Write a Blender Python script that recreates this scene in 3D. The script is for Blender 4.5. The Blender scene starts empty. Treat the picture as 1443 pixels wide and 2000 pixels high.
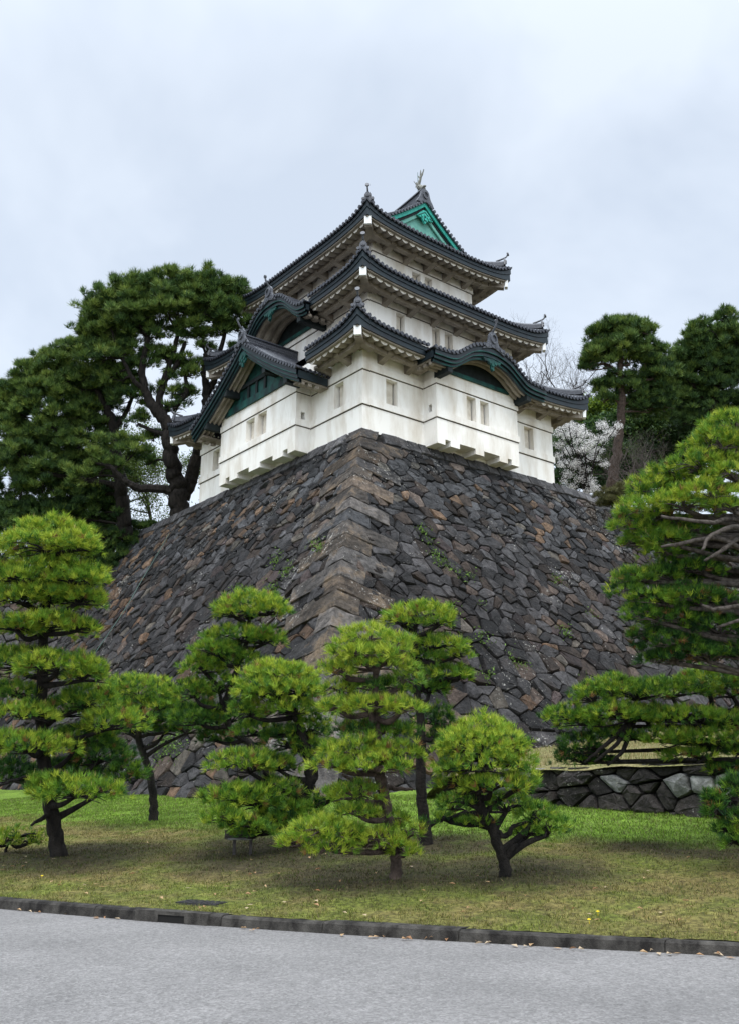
import bpy, bmesh, math, random
import numpy as np
from mathutils import Vector, Matrix

# ------------------------------------------------------------------ camera, sky, sun
SC = bpy.context.scene
COL = SC.collection
random.seed(7)
RNG = np.random.default_rng(11)

PITCH, YAW = math.radians(16.338), math.radians(38.679)
EYE = np.array([-24.181, -30.711, 1.6])
_fw = np.array([math.sin(YAW)*math.cos(PITCH), math.cos(YAW)*math.cos(PITCH), math.sin(PITCH)])
_rt = np.array([math.cos(YAW), -math.sin(YAW), 0.0])
_up = np.cross(_rt, _fw)

cam = bpy.data.cameras.new("camera")
cam.sensor_fit = 'VERTICAL'
cam.sensor_height = 36.0
cam.sensor_width = 36.0
cam.lens = 32.4
cam.clip_end = 2000
camo = bpy.data.objects.new("camera", cam)
COL.objects.link(camo)
M = Matrix.Identity(4)
for i in range(3):
    M[i][0], M[i][1], M[i][2], M[i][3] = _rt[i], _up[i], -_fw[i], EYE[i]
camo.matrix_world = M
SC.camera = camo

SUN_EL, SUN_AZ = math.radians(58), math.radians(218)     # azimuth from +Y towards +X
SUN_DIR = Vector((math.sin(SUN_AZ)*math.cos(SUN_EL), math.cos(SUN_AZ)*math.cos(SUN_EL), math.sin(SUN_EL)))

world = bpy.data.worlds.new("World")
SC.world = world
world.use_nodes = True
wn, wl = world.node_tree.nodes, world.node_tree.links
wn.clear()
def W(t, **k):
    n = wn.new(t)
    for a, b in k.items(): setattr(n, a, b)
    return n
wo = W('ShaderNodeOutputWorld')
sky = W('ShaderNodeTexSky')
sky.sky_type = 'NISHITA'
sky.sun_disc = False
sky.sun_elevation = SUN_EL
sky.sun_rotation = SUN_AZ
bg1 = W('ShaderNodeBackground'); bg1.inputs['Strength'].default_value = 0.05
wl.new(sky.outputs[0], bg1.inputs['Color'])
tc = W('ShaderNodeTexCoord')
sep = W('ShaderNodeSeparateXYZ'); wl.new(tc.outputs['Generated'], sep.inputs[0])
def MA(op, a, b=None, clamp=False):
    n = W('ShaderNodeMath', operation=op, use_clamp=clamp)
    for i, v in enumerate((a, b)):
        if v is None: continue
        if isinstance(v, (int, float)): n.inputs[i].default_value = v
        else: wl.new(v, n.inputs[i])
    return n.outputs[0]
# cloud deck: noise on the direction projected on a flat layer
den = MA('ADD', sep.outputs[2], 0.35)
cx, cy = MA('DIVIDE', sep.outputs[0], den), MA('DIVIDE', sep.outputs[1], den)
cmb = W('ShaderNodeCombineXYZ'); wl.new(cx, cmb.inputs[0]); wl.new(cy, cmb.inputs[1])
nz = W('ShaderNodeTexNoise'); nz.inputs['Scale'].default_value = 1.9; nz.inputs['Detail'].default_value = 5; nz.inputs['Roughness'].default_value = .55
nz.inputs['Distortion'].default_value = .3
wl.new(cmb.outputs[0], nz.inputs['Vector'])
cr = W('ShaderNodeValToRGB')
cr.color_ramp.elements[0].position = .38; cr.color_ramp.elements[0].color = (.665, .735, .825, 1)
cr.color_ramp.elements[1].position = .56; cr.color_ramp.elements[1].color = (.83, .895, .97, 1)
wl.new(nz.outputs[0], cr.inputs[0])
# overcast sky: the zenith is brighter than the horizon (CIE overcast), and the veil is brighter round the hidden sun
zen = W('ShaderNodeMapRange'); zen.inputs[1].default_value = .71; zen.inputs[2].default_value = 1.0
zen.inputs[3].default_value = 0.93; zen.inputs[4].default_value = 3.8; zen.interpolation_type = 'SMOOTHSTEP'
wl.new(sep.outputs[2], zen.inputs[0])
dot = W('ShaderNodeVectorMath', operation='DOT_PRODUCT')
wl.new(tc.outputs['Generated'], dot.inputs[0]); dot.inputs[1].default_value = SUN_DIR
glow = W('ShaderNodeMapRange'); glow.inputs[1].default_value = .1; glow.inputs[2].default_value = 1.0
glow.inputs[3].default_value = 0; glow.inputs[4].default_value = 1.3; glow.interpolation_type = 'SMOOTHSTEP'
wl.new(dot.outputs['Value'], glow.inputs[0])
tot = MA('ADD', zen.outputs[0], glow.outputs[0])
bg2 = W('ShaderNodeBackground')
wl.new(cr.outputs[0], bg2.inputs['Color']); wl.new(tot, bg2.inputs['Strength'])
add = W('ShaderNodeAddShader'); wl.new(bg1.outputs[0], add.inputs[0]); wl.new(bg2.outputs[0], add.inputs[1])
wl.new(add.outputs[0], wo.inputs[0])

sun = bpy.data.lights.new("sun", 'SUN'); sun.energy = 1.5; sun.angle = math.radians(18); sun.color = (1, .96, .9)
suno = bpy.data.objects.new("sun", sun); COL.objects.link(suno)
suno.rotation_euler = SUN_DIR.to_track_quat('Z', 'Y').to_euler()

SC.view_settings.view_transform = 'Standard'
SC.view_settings.look = 'None'
SC.view_settings.exposure = 0.0
SC.view_settings.gamma = 1.0
SC.render.engine = 'CYCLES'
SC.cycles.max_bounces = 6
SC.cycles.diffuse_bounces = 3
SC.cycles.transparent_max_bounces = 4
SC.cycles.use_denoising = True
SC.cycles.denoising_input_passes = 'RGB_ALBEDO_NORMAL'
SC.cycles.denoising_prefilter = 'ACCURATE'
world.cycles.sampling_method = 'MANUAL'
world.cycles.sample_map_resolution = 1024

# ------------------------------------------------------------------ helpers
def ray(u, v):
    """direction with unit depth for a position in the 1443 x 2000 photograph"""
    return _rt*((u-721.5)/1800) + _up*((1000-v)/1800) + _fw
def atd(u, v, d): return EYE + ray(u, v)*d
def aty(u, v, y):
    r = ray(u, v); return EYE + r*((y-EYE[1])/r[1])
def atx(u, v, x):
    r = ray(u, v); return EYE + r*((x-EYE[0])/r[0])

def tag(o, label=None, cat=None, group=None, kind=None):
    if label: o['label'] = label
    if cat: o['category'] = cat
    if group: o['group'] = group
    if kind: o['kind'] = kind
    return o
def thing(name, label, cat, loc=(0, 0, 0), group=None):
    o = bpy.data.objects.new(name, None); COL.objects.link(o)
    o.location = loc; o.empty_display_size = .5
    return tag(o, label, cat, group)

def link(name, me, mat, parent=None):
    o = bpy.data.objects.new(name, me); COL.objects.link(o)
    if mat: me.materials.append(mat)
    if parent:
        o.parent = parent
        p = parent; L = Vector((0, 0, 0))
        while p: L += p.location; p = p.parent
        o.location = -L                                   # meshes keep world coordinates
    return o

def mk(name, verts, faces, mat, parent=None, col=None, smooth=False):
    """verts (n,3); faces: (m,k) array or list of index lists; col (n,3) point colours"""
    me = bpy.data.meshes.new(name)
    verts = np.asarray(verts, np.float32).reshape(-1, 3)
    if isinstance(faces, np.ndarray):
        m, k = faces.shape
        me.vertices.add(len(verts)); me.vertices.foreach_set('co', verts.ravel())
        me.loops.add(m*k); me.loops.foreach_set('vertex_index', faces.astype(np.int32).ravel())
        me.polygons.add(m)
        me.polygons.foreach_set('loop_start', np.arange(0, m*k, k, dtype=np.int32))
        me.polygons.foreach_set('loop_total', np.full(m, k, np.int32))
        me.update(calc_edges=True)
    else:
        me.from_pydata(verts.tolist(), [], [list(map(int, f)) for f in faces])
        me.update()
    if smooth:
        me.polygons.foreach_set('use_smooth', np.ones(len(me.polygons), bool))
    if col is not None:
        a = me.color_attributes.new('Col', 'FLOAT_COLOR', 'POINT')
        c = np.ones((len(verts), 4), np.float32); c[:, :3] = col
        a.data.foreach_set('color', c.ravel())
    return link(name, me, mat, parent)

class MB:
    """collects shapes into one mesh"""
    def __init__(s): s.v, s.f, s.c, s.n = [], [], [], 0
    def add(s, v, f, c=None):
        v = np.asarray(v, float).reshape(-1, 3)
        s.v.append(v); s.f += [[int(i)+s.n for i in q] for q in f]; s.n += len(v)
        s.c.append(np.tile(np.asarray(c if c is not None else (1, 1, 1), float), (len(v), 1)) if c is None or np.ndim(c) == 1 else np.asarray(c))
    def box(s, a, b, c=None):
        x0, y0, z0 = np.minimum(a, b); x1, y1, z1 = np.maximum(a, b)
        s.hexa([(x0, y0, z0), (x1, y0, z0), (x1, y1, z0), (x0, y1, z0), (x0, y0, z1), (x1, y0, z1), (x1, y1, z1), (x0, y1, z1)], c)
    def hexa(s, p, c=None):
        s.add(p, [(0, 3, 2, 1), (4, 5, 6, 7), (0, 1, 5, 4), (1, 2, 6, 5), (2, 3, 7, 6), (3, 0, 4, 7)], c)
    def bar(s, a, b, w, h, up=(0, 0, 1), c=None):
        a, b = np.array(a, float), np.array(b, float)
        d = (b-a)/np.linalg.norm(b-a); r = np.cross(d, up); r /= np.linalg.norm(r); u = np.cross(r, d)
        q = []
        for e in (a, b):
            for x, y in ((-1, -1), (1, -1), (1, 1), (-1, 1)): q.append(e+r*x*w/2+u*y*h/2)
        s.add(q, [(0, 1, 2, 3), (7, 6, 5, 4), (0, 4, 5, 1), (1, 5, 6, 2), (2, 6, 7, 3), (3, 7, 4, 0)], c)
    def grid(s, P, c=None, flip=False):
        n, m = P.shape[:2]
        f = [(i*m+j, i*m+j+1, (i+1)*m+j+1, (i+1)*m+j) for i in range(n-1) for j in range(m-1)]
        if flip: f = [q[::-1] for q in f]
        s.add(P.reshape(-1, 3), f, c)
    def tube(s, P, R, k=7, c=None, cap=True):
        v, f = tube(P, R, k)
        s.add(v, f, c)
        if cap:
            n = len(P); b = s.n-n*k
            s.f.append([b+i for i in range(k)][::-1]); s.f.append([b+(n-1)*k+i for i in range(k)])
    def disc(s, p, d, r, depth, k=10, c=None):
        d = np.array(d, float); d /= np.linalg.norm(d)
        s.tube([np.array(p)-d*depth/2, np.array(p)+d*depth/2], [r, r], k, c)
    def prism(s, poly, off, c=None):
        """3-D polygon extruded by off"""
        poly = np.asarray(poly, float); n = len(poly); off = np.asarray(off, float)
        v = np.vstack([poly, poly+off])
        s.add(v, [list(range(n)), list(range(2*n-1, n-1, -1))]+[(i, i+n, (i+1) % n+n, (i+1) % n) for i in range(n)], c)
    def part(s, pred, want):
        """the faces whose centre passes (or fails) a test"""
        V = np.vstack(s.v); C = np.vstack(s.c); o = MB(); mp = {}; vs, fs, cs = [], [], []
        for f in s.f:
            if pred(V[list(f)].mean(0)) != want: continue
            for i in f:
                if i not in mp: mp[i] = len(vs); vs.append(V[i]); cs.append(C[i])
            fs.append([mp[i] for i in f])
        if vs: o.add(np.array(vs), fs, np.array(cs))
        return o
    def build(s, name, mat, parent=None, smooth=False, recalc=True):
        v = np.vstack(s.v) if s.v else np.zeros((0, 3))
        o = mk(name, v, s.f, mat, parent, np.vstack(s.c) if s.c else None, smooth)
        if recalc:
            bm = bmesh.new(); bm.from_mesh(o.data); bmesh.ops.recalc_face_normals(bm, faces=bm.faces); bm.to_mesh(o.data); bm.free()
        return o

def frames(P):
    P = np.asarray(P, float)
    T = np.gradient(P, axis=0); T /= np.linalg.norm(T, axis=1)[:, None]+1e-9
    ref = np.array([0, 0, 1.]) if abs(T[:, 2]).mean() < .8 else np.array([1., .2, 0])
    A = np.cross(T, ref); A /= np.linalg.norm(A, axis=1)[:, None]+1e-9
    return T, A, np.cross(T, A)
def tube(P, R, k=7):
    P = np.asarray(P, float); R = np.asarray(R, float); T, A, B = frames(P)
    th = np.arange(k)*2*math.pi/k
    v = P[:, None]+(A[:, None]*np.cos(th)[None, :, None]+B[:, None]*np.sin(th)[None, :, None])*R[:, None, None]
    n = len(P)
    f = [(i*k+j, i*k+(j+1) % k, (i+1)*k+(j+1) % k, (i+1)*k+j) for i in range(n-1) for j in range(k)]
    return v.reshape(-1, 3), f
def spline(P, R, m=5, jit=0.0):
    """smooth a poly-line (Catmull-Rom) with radii"""
    P = np.asarray(P, float); R = np.asarray(R, float); n = len(P)
    Q = np.vstack([2*P[0]-P[1], P, 2*P[-1]-P[-2]])
    op, orr = [], []
    for i in range(n-1):
        p0, p1, p2, p3 = Q[i:i+4]
        for t in np.arange(m)/m:
            op.append(.5*((2*p1)+(-p0+p2)*t+(2*p0-5*p1+4*p2-p3)*t*t+(-p0+3*p1-3*p2+p3)*t**3)); orr.append(R[i]*(1-t)+R[i+1]*t)
    op.append(P[-1]); orr.append(R[-1])
    op = np.array(op); orr = np.array(orr)
    if jit: op[1:-1] += RNG.normal(0, 1, op[1:-1].shape)*jit*orr[1:-1, None]
    return op, orr

# ------------------------------------------------------------------ materials
def newmat(name):
    m = bpy.data.materials.new(name); m.use_nodes = True
    nt = m.node_tree; return m, nt.nodes, nt.links, nt.nodes['Principled BSDF']
def N(nodes, t, **k):
    n = nodes.new(t)
    for a, b in k.items():
        if a.startswith('_'): n.inputs[a[1:].replace('_', ' ')].default_value = b
        else: setattr(n, a, b)
    return n
def simple(name, c1, c2=None, scale=6, rough=.8, bump=0, bscale=40, attr=False, spec=.3, detail=5, stretch=None, speck=None, c2pos=(.35, .65)):
    m, n, l, p = newmat(name)
    p.inputs['Roughness'].default_value = rough
    p.inputs['Specular IOR Level'].default_value = spec
    g = N(n, 'ShaderNodeNewGeometry')
    vec = g.outputs['Position']
    if stretch:
        mp = N(n, 'ShaderNodeMapping'); mp.inputs['Scale'].default_value = stretch; l.new(vec, mp.inputs[0]); vec = mp.outputs[0]
    c2 = c2 or c1
    nz = N(n, 'ShaderNodeTexNoise', _Scale=scale, _Detail=detail, _Roughness=.6); l.new(vec, nz.inputs['Vector'])
    r = N(n, 'ShaderNodeValToRGB'); r.color_ramp.elements[0].position, r.color_ramp.elements[1].position = c2pos
    r.color_ramp.elements[0].color = (*c1, 1); r.color_ramp.elements[1].color = (*c2, 1)
    l.new(nz.outputs[0], r.inputs[0])
    out = r.outputs[0]
    if attr:
        a = N(n, 'ShaderNodeAttribute', attribute_name='Col')
        mx = N(n, 'ShaderNodeMix', data_type='RGBA', blend_type='MULTIPLY'); mx.inputs[0].default_value = 1
        l.new(out, mx.inputs[6]); l.new(a.outputs[0], mx.inputs[7]); out = mx.outputs[2]
    if speck:
        sc, th, colr = speck
        n2 = N(n, 'ShaderNodeTexNoise', _Scale=sc, _Detail=6, _Roughness=.7); l.new(g.outputs['Position'], n2.inputs['Vector'])
        mr = N(n, 'ShaderNodeMapRange'); mr.inputs[1].default_value = th; mr.inputs[2].default_value = th+.05; l.new(n2.outputs[0], mr.inputs[0])
        mx = N(n, 'ShaderNodeMix', data_type='RGBA'); l.new(mr.outputs[0], mx.inputs[0]); l.new(out, mx.inputs[6]); mx.inputs[7].default_value = (*colr, 1); out = mx.outputs[2]
    l.new(out, p.inputs['Base Color'])
    if bump:
        b = N(n, 'ShaderNodeBump', _Strength=bump, _Distance=.05)
        n3 = N(n, 'ShaderNodeTexNoise', _Scale=bscale, _Detail=6, _Roughness=.65); l.new(g.outputs['Position'], n3.inputs['Vector'])
        l.new(n3.outputs[0], b.inputs['Height']); l.new(b.outputs[0], p.inputs['Normal'])
    return m

PLASTER = simple('lime_plaster', (.60, .53, .43), (.90, .87, .81), scale=1.1, rough=.85, bump=.12, bscale=6, stretch=(1, 1, .30), c2pos=(.26, .56), detail=8)
SOFFIT = simple('shaded_plaster', (.20, .17, .135), (.33, .29, .24), scale=1.6, rough=.9, bump=.15, bscale=9, attr=True)  # off-white plaster with the shade under the eaves put into its colour
WHITEEND = simple('white_beam_end', (.86, .86, .84), rough=.8)
TILE = simple('roof_tile', (.018, .020, .028), (.062, .066, .078), scale=9, rough=.38, spec=.5, bump=.1, bscale=30, attr=True)
TILEEND = simple('roof_tile_end', (.035, .038, .048), (.10, .105, .12), scale=14, rough=.45, spec=.5)
COPPER = simple('dark_copper', (.005, .009, .013), (.010, .022, .028), scale=2.2, rough=.5, spec=.4, speck=(3.6, .71, (.03, .16, .14)))
VERD = simple('verdigris_copper', (.004, .016, .018), (.010, .085, .070), scale=2.0, rough=.6, bump=.1, stretch=(1, 1, .5))
MINT = simple('bright_verdigris', (.03, .34, .27), (.06, .45, .36), scale=4, rough=.6)
MINT2 = simple('pale_verdigris', (.12, .36, .29), (.20, .45, .37), scale=5, rough=.7)
DARKWOOD = simple('dark_timber', (.006, .009, .010), (.014, .022, .022), scale=4, rough=.7)
BLACK = simple('shadow_gap', (.012, .011, .010), rough=.95)
LINE = simple('shade_line', (.07, .055, .045), rough=.95)  # dark strip that paints the shadow line under the string courses
BRONZE = simple('weathered_bronze', (.10, .10, .085), (.26, .26, .22), scale=12, rough=.5)
SHUTTER = simple('plaster_shutter', (.55, .49, .40), (.70, .65, .56), scale=3, rough=.85)
BARK = simple('pine_bark', (.006, .005, .0045), (.028, .023, .019), scale=9, rough=.95, bump=.9, bscale=22, stretch=(1, 1, .35), speck=(9, .70, (.06, .06, .055)))
BARKPALE = simple('weathered_branch', (.035, .028, .022), (.13, .11, .095), scale=14, rough=.9, bump=.5, bscale=40)
BARKGREY = simple('bare_branch', (.035, .03, .028), (.09, .08, .075), scale=9, rough=.95)
BARKRED = simple('red_pine_bark', (.035, .025, .02), (.11, .08, .065), scale=7, rough=.95, bump=.7, bscale=18)
DIRT = simple('wall_core', (.010, .009, .008), (.022, .02, .018), scale=8, rough=1)
def leafmat(name, trans=.35):
    m, n, l, p = newmat(name)
    a = N(n, 'ShaderNodeAttribute', attribute_name='Col')
    p.inputs['Roughness'].default_value = .6; p.inputs['Specular IOR Level'].default_value = .25
    l.new(a.outputs[0], p.inputs['Base Color'])
    t = N(n, 'ShaderNodeBsdfTranslucent'); l.new(a.outputs[0], t.inputs[0])
    mx = N(n, 'ShaderNodeMixShader'); mx.inputs[0].default_value = trans
    l.new(p.outputs[0], mx.inputs[1]); l.new(t.outputs[0], mx.inputs[2])
    l.new(mx.outputs[0], n['Material Output'].inputs[0])
    return m
NEEDLE = leafmat('pine_needles', .18)
LEAF = leafmat('leaves', .3)
PETAL = leafmat('blossom', .4)
GRASSM = leafmat('grass_blades', .3)

def stonemat(name, lich=.80, brown=.30, bcol=(.058, .041, .031)):
    m, n, l, p = newmat(name)
    p.inputs['Roughness'].default_value = .82; p.inputs['Specular IOR Level'].default_value = .25
    g = N(n, 'ShaderNodeNewGeometry'); pos = g.outputs['Position']
    a = N(n, 'ShaderNodeAttribute', attribute_name='Col')
    n1 = N(n, 'ShaderNodeTexNoise', _Scale=3.5, _Detail=7, _Roughness=.65); l.new(pos, n1.inputs['Vector'])
    r1 = N(n, 'ShaderNodeMapRange'); r1.inputs[1].default_value = .3; r1.inputs[2].default_value = .7; r1.inputs[3].default_value = .30; r1.inputs[4].default_value = 1.95; l.new(n1.outputs[0], r1.inputs[0])
    mx = N(n, 'ShaderNodeMix', data_type='RGBA', blend_type='MULTIPLY'); mx.inputs[0].default_value = 1
    n6 = N(n, 'ShaderNodeTexNoise', _Scale=.55, _Detail=4, _Roughness=.6); l.new(pos, n6.inputs['Vector'])
    r6 = N(n, 'ShaderNodeMapRange'); r6.inputs[1].default_value = .35; r6.inputs[2].default_value = .62; r6.inputs[3].default_value = .62; r6.inputs[4].default_value = 1.18; l.new(n6.outputs[0], r6.inputs[0])
    q6 = N(n, 'ShaderNodeMath', operation='MULTIPLY'); l.new(r1.outputs[0], q6.inputs[0]); l.new(r6.outputs[0], q6.inputs[1])
    l.new(a.outputs[0], mx.inputs[6]); l.new(q6.outputs[0], mx.inputs[7])
    # brown weathering in broad patches
    n2 = N(n, 'ShaderNodeTexNoise', _Scale=1.1, _Detail=6, _Roughness=.7); l.new(pos, n2.inputs['Vector'])
    r2 = N(n, 'ShaderNodeMapRange'); r2.inputs[1].default_value = .52; r2.inputs[2].default_value = .68; r2.inputs[3].default_value = 0; r2.inputs[4].default_value = brown; l.new(n2.outputs[0], r2.inputs[0])
    m2 = N(n, 'ShaderNodeMix', data_type='RGBA'); l.new(r2.outputs[0], m2.inputs[0]); l.new(mx.outputs[2], m2.inputs[6]); m2.inputs[7].default_value = (*bcol, 1)
    # pale lichen specks and streaks
    n3 = N(n, 'ShaderNodeTexNoise', _Scale=7.5, _Detail=8, _Roughness=.78); l.new(pos, n3.inputs['Vector'])
    n4 = N(n, 'ShaderNodeTexNoise', _Scale=.35, _Detail=2); l.new(pos, n4.inputs['Vector'])
    ad = N(n, 'ShaderNodeMath', operation='MULTIPLY_ADD'); l.new(n4.outputs[0], ad.inputs[0]); ad.inputs[1].default_value = .35; l.new(n3.outputs[0], ad.inputs[2])
    r3 = N(n, 'ShaderNodeMapRange'); r3.inputs[1].default_value = lich; r3.inputs[2].default_value = lich+.06; l.new(ad.outputs[0], r3.inputs[0])
    m3 = N(n, 'ShaderNodeMix', data_type='RGBA'); l.new(r3.outputs[0], m3.inputs[0]); l.new(m2.outputs[2], m3.inputs[6]); m3.inputs[7].default_value = (.42, .40, .36, 1)
    l.new(m3.outputs[2], p.inputs['Base Color'])
    b = N(n, 'ShaderNodeBump', _Strength=1.0, _Distance=.11)
    n5 = N(n, 'ShaderNodeTexNoise', _Scale=8, _Detail=8, _Roughness=.68); l.new(pos, n5.inputs['Vector'])
    l.new(n5.outputs[0], b.inputs['Height']); l.new(b.outputs[0], p.inputs['Normal'])
    return m
STONE = stonemat('castle_stone')
CORNERSTONE = stonemat('corner_stone', .79, .9, (.17, .122, .078))
BOULDER = stonemat('lichened_boulder', .80, .3)

# ------------------------------------------------------------------ ground
_kc = np.polyfit([-17.43, -20.05, -25.38], [-19.78, -18.57, -15.39], 2)
def xkerb(y):
    y = np.asarray(y, float); yc = np.clip(y, -30, -8)
    return np.polyval(_kc, yc)+np.polyval(np.polyder(_kc), yc)*(y-yc)
def sdist(x, y): return (np.asarray(x)-xkerb(y))*.88
def gz(x, y): return .11+.085*np.clip(sdist(x, y), 0, 20)

def asphalt():
    m, n, l, p = newmat('worn_asphalt')
    g = N(n, 'ShaderNodeNewGeometry'); pos = g.outputs['Position']
    v = N(n, 'ShaderNodeTexVoronoi', _Scale=52); l.new(pos, v.inputs['Vector'])
    r = N(n, 'ShaderNodeValToRGB'); l.new(v.outputs['Color'], r.inputs[0])
    e = r.color_ramp.elements; e[0].position = 0; e[0].color = (.125, .118, .112, 1); e[1].position = 1; e[1].color = (.250, .239, .230, 1)
    e.new(.5).color = (.183, .174, .168, 1)
    n2 = N(n, 'ShaderNodeTexNoise', _Scale=.7, _Detail=6, _Roughness=.6); l.new(pos, n2.inputs['Vector'])
    r2 = N(n, 'ShaderNodeMapRange'); r2.inputs[1].default_value = .3; r2.inputs[2].default_value = .7; r2.inputs[3].default_value = .80; r2.inputs[4].default_value = 1.13; l.new(n2.outputs[0], r2.inputs[0])
    n4 = N(n, 'ShaderNodeTexNoise', _Scale=14, _Detail=5, _Roughness=.7); l.new(pos, n4.inputs['Vector'])
    r4 = N(n, 'ShaderNodeMapRange'); r4.inputs[1].default_value = .3; r4.inputs[2].default_value = .7; r4.inputs[3].default_value = .75; r4.inputs[4].default_value = 1.2; l.new(n4.outputs[0], r4.inputs[0])
    mm = N(n, 'ShaderNodeMath', operation='MULTIPLY'); l.new(r2.outputs[0], mm.inputs[0]); l.new(r4.outputs[0], mm.inputs[1])
    mx = N(n, 'ShaderNodeMix', data_type='RGBA', blend_type='MULTIPLY'); mx.inputs[0].default_value = 1
    l.new(r.outputs[0], mx.inputs[6]); l.new(mm.outputs[0], mx.inputs[7]); l.new(mx.outputs[2], p.inputs['Base Color'])
    p.inputs['Roughness'].default_value = .85
    b = N(n, 'ShaderNodeBump', _Strength=.7, _Distance=.012); l.new(v.outputs['Distance'], b.inputs['Height']); l.new(b.outputs[0], p.inputs['Normal'])
    return m
ASPHALT = asphalt()
SOIL = simple('soil', (.05, .042, .03), (.09, .075, .05), scale=3, rough=1)
CONC = simple('stained_concrete', (.014, .012, .0105), (.085, .078, .068), scale=5.5, rough=.95, bump=.5, bscale=45, stretch=(1, 1, .6), attr=True, c2pos=(.38, .72))

o = mk('ground', [(-400, -400, -.06), (400, -400, -.06), (400, 400, -.06), (-400, 400, -.06)], [[0, 1, 2, 3]], SOIL); tag(o, kind='structure')
# road: a strip from the kerb towards and past the camera
ys = np.linspace(-75, 60, 136)
P = np.stack([np.stack([xkerb(ys)-.0, ys, 0*ys], 1), np.stack([xkerb(ys)-14, ys-6, 0*ys], 1)], 1)
mb = MB(); mb.grid(P); o = mb.build('road', ASPHALT); tag(o, kind='structure')

GRASSCOL = [np.array(c) for c in ((.175, .142, .047), (.105, .122, .020), (.120, .195, .020), (.030, .024, .013))]   # tan, olive, lush, moss-and-shade brown
def vnoise(x, y, s, seed):
    """cheap smooth value noise"""
    x, y = np.asarray(x)*s+seed*13.7, np.asarray(y)*s+seed*7.1
    xi, yi = np.floor(x), np.floor(y); fx, fy = x-xi, y-yi
    fx, fy = fx*fx*(3-2*fx), fy*fy*(3-2*fy)
    h = lambda a, b: np.modf(np.abs(np.sin(a*127.1+b*311.7+seed*74.7)*43758.5453))[0]
    return (h(xi, yi)*(1-fx)+h(xi+1, yi)*fx)*(1-fy)+(h(xi, yi+1)*(1-fx)+h(xi+1, yi+1)*fx)*fy
def fbm(x, y, s, seed, n=4): return sum(vnoise(x, y, s*2**i, seed+i)*.5**i for i in range(n))/(2-.5**(n-1))
def ss(a, b, x):
    t = np.clip((np.asarray(x)-a)/(b-a), 0, 1); return t*t*(3-2*t)
# turf thin and mossy, with tree shade painted in: below the crowns of the pines (positions of the trunks)
MOSS_SHADE = [(-17.5, -14.2, 2.3), (-13.8, -10.0, 1.6), (-15.4, -19.9, 2.0), (-12.9, -18.1, 2.0), (-14.1, -21.2, 1.7), (-15.2, -17.0, 2.2), (-14.6, -15.6, 1.6), (-10.2, -22.0, 2.2)]
def lawncol(x, y):
    s = sdist(x, y)
    a = fbm(x, y, .9, 3); b = fbm(x, y, 3.1, 8)
    lush = ss(5.6, 7.2, s+(a-.5)*2.0+(b-.5)*.8)
    c = GRASSCOL[0][None]*(1-ss(.35, .68, b*.55+a*.45))[:, None]+GRASSCOL[1][None]*ss(.35, .68, b*.55+a*.45)[:, None]
    k = ss(.9, .2, s)[:, None]*.45; c = c*(1-k)+GRASSCOL[1]*k
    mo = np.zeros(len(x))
    for px, py, r in MOSS_SHADE: mo = np.maximum(mo, ss(1.2, .5, np.hypot(x-px, y-py)/r+(b-.5)*.5))
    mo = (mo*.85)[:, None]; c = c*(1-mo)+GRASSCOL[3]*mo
    c = c*(1-lush)[:, None]+(GRASSCOL[2]*(.75+.5*b[:, None]))*lush[:, None]
    d = fbm(x, y, 7.0, 33, 2); return c*(.6+.5*a+.5*(d-.2))[:, None]
LAWNM = simple('lawn_turf', (.40, .38, .36), (1.45, 1.45, 1.45), scale=15, rough=1, bump=.6, bscale=60, attr=True)
sg = np.concatenate([np.arange(0, 15, .12), np.arange(15, 26, .5)]); yg = np.arange(-44, 30, .14)
S_, Y_ = np.meshgrid(sg, yg, indexing='ij')
X_ = xkerb(Y_)+.10+S_/.88
Z_ = gz(X_, Y_)+(fbm(X_.ravel(), Y_.ravel(), .8, 5).reshape(X_.shape)-.5)*.12*np.clip(S_, 0, 1)+(RNG.random(X_.shape)-.5)*.02
P = np.stack([X_, Y_, Z_], -1); n_, m_ = X_.shape
ii, jj = np.meshgrid(np.arange(n_-1), np.arange(m_-1), indexing='ij')
F = np.stack([ii*m_+jj, (ii+1)*m_+jj, (ii+1)*m_+jj+1, ii*m_+jj+1], -1).reshape(-1, 4)
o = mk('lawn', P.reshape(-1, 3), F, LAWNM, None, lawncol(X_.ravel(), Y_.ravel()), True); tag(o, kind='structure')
def zl(x, y): return gz(x, y)+(fbm(np.atleast_1d(x), np.atleast_1d(y), .8, 5)-.5)*.12*np.clip(sdist(x, y), 0, 1)

# grass blades
nb = 210000
s = RNG.random(nb*2)**1.25*13.5; y = RNG.uniform(-31, 6, nb*2); x = xkerb(y)+.12+s/.88
rel = np.stack([x, y], 1)-EYE[:2]; dep = rel@_fw[:2]; lat = (rel@_rt[:2])/np.maximum(dep, .1)
ok = (dep > 6) & (np.abs(lat) < .46) & (fbm(x, y, 5, 21) > .36); x, y, s = x[ok][:nb], y[ok][:nb], s[ok][:nb]
nb = len(x); z = zl(x, y)
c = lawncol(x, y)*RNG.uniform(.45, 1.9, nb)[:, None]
g2 = RNG.random(nb) < .3; c[g2] = c[g2]*.3+np.array((.07, .115, .015))*.7
t2 = RNG.random(nb) < .12; c[t2] = np.array((.19, .155, .075))*RNG.uniform(.6, 1.1, t2.sum())[:, None]
h = RNG.uniform(.018, .05, nb)*(.8+.5*(s > 6)); az = RNG.uniform(0, 6.283, nb); w = RNG.uniform(.004, .009, nb)*(1+s*.06)
B = np.stack([x, y, z-.012], 1); D = np.stack([np.cos(az), np.sin(az), 0*az], 1); lean = RNG.normal(0, .6, (nb, 2))
T = B+np.stack([lean[:, 0]*h, lean[:, 1]*h, h+.012], 1)
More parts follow.
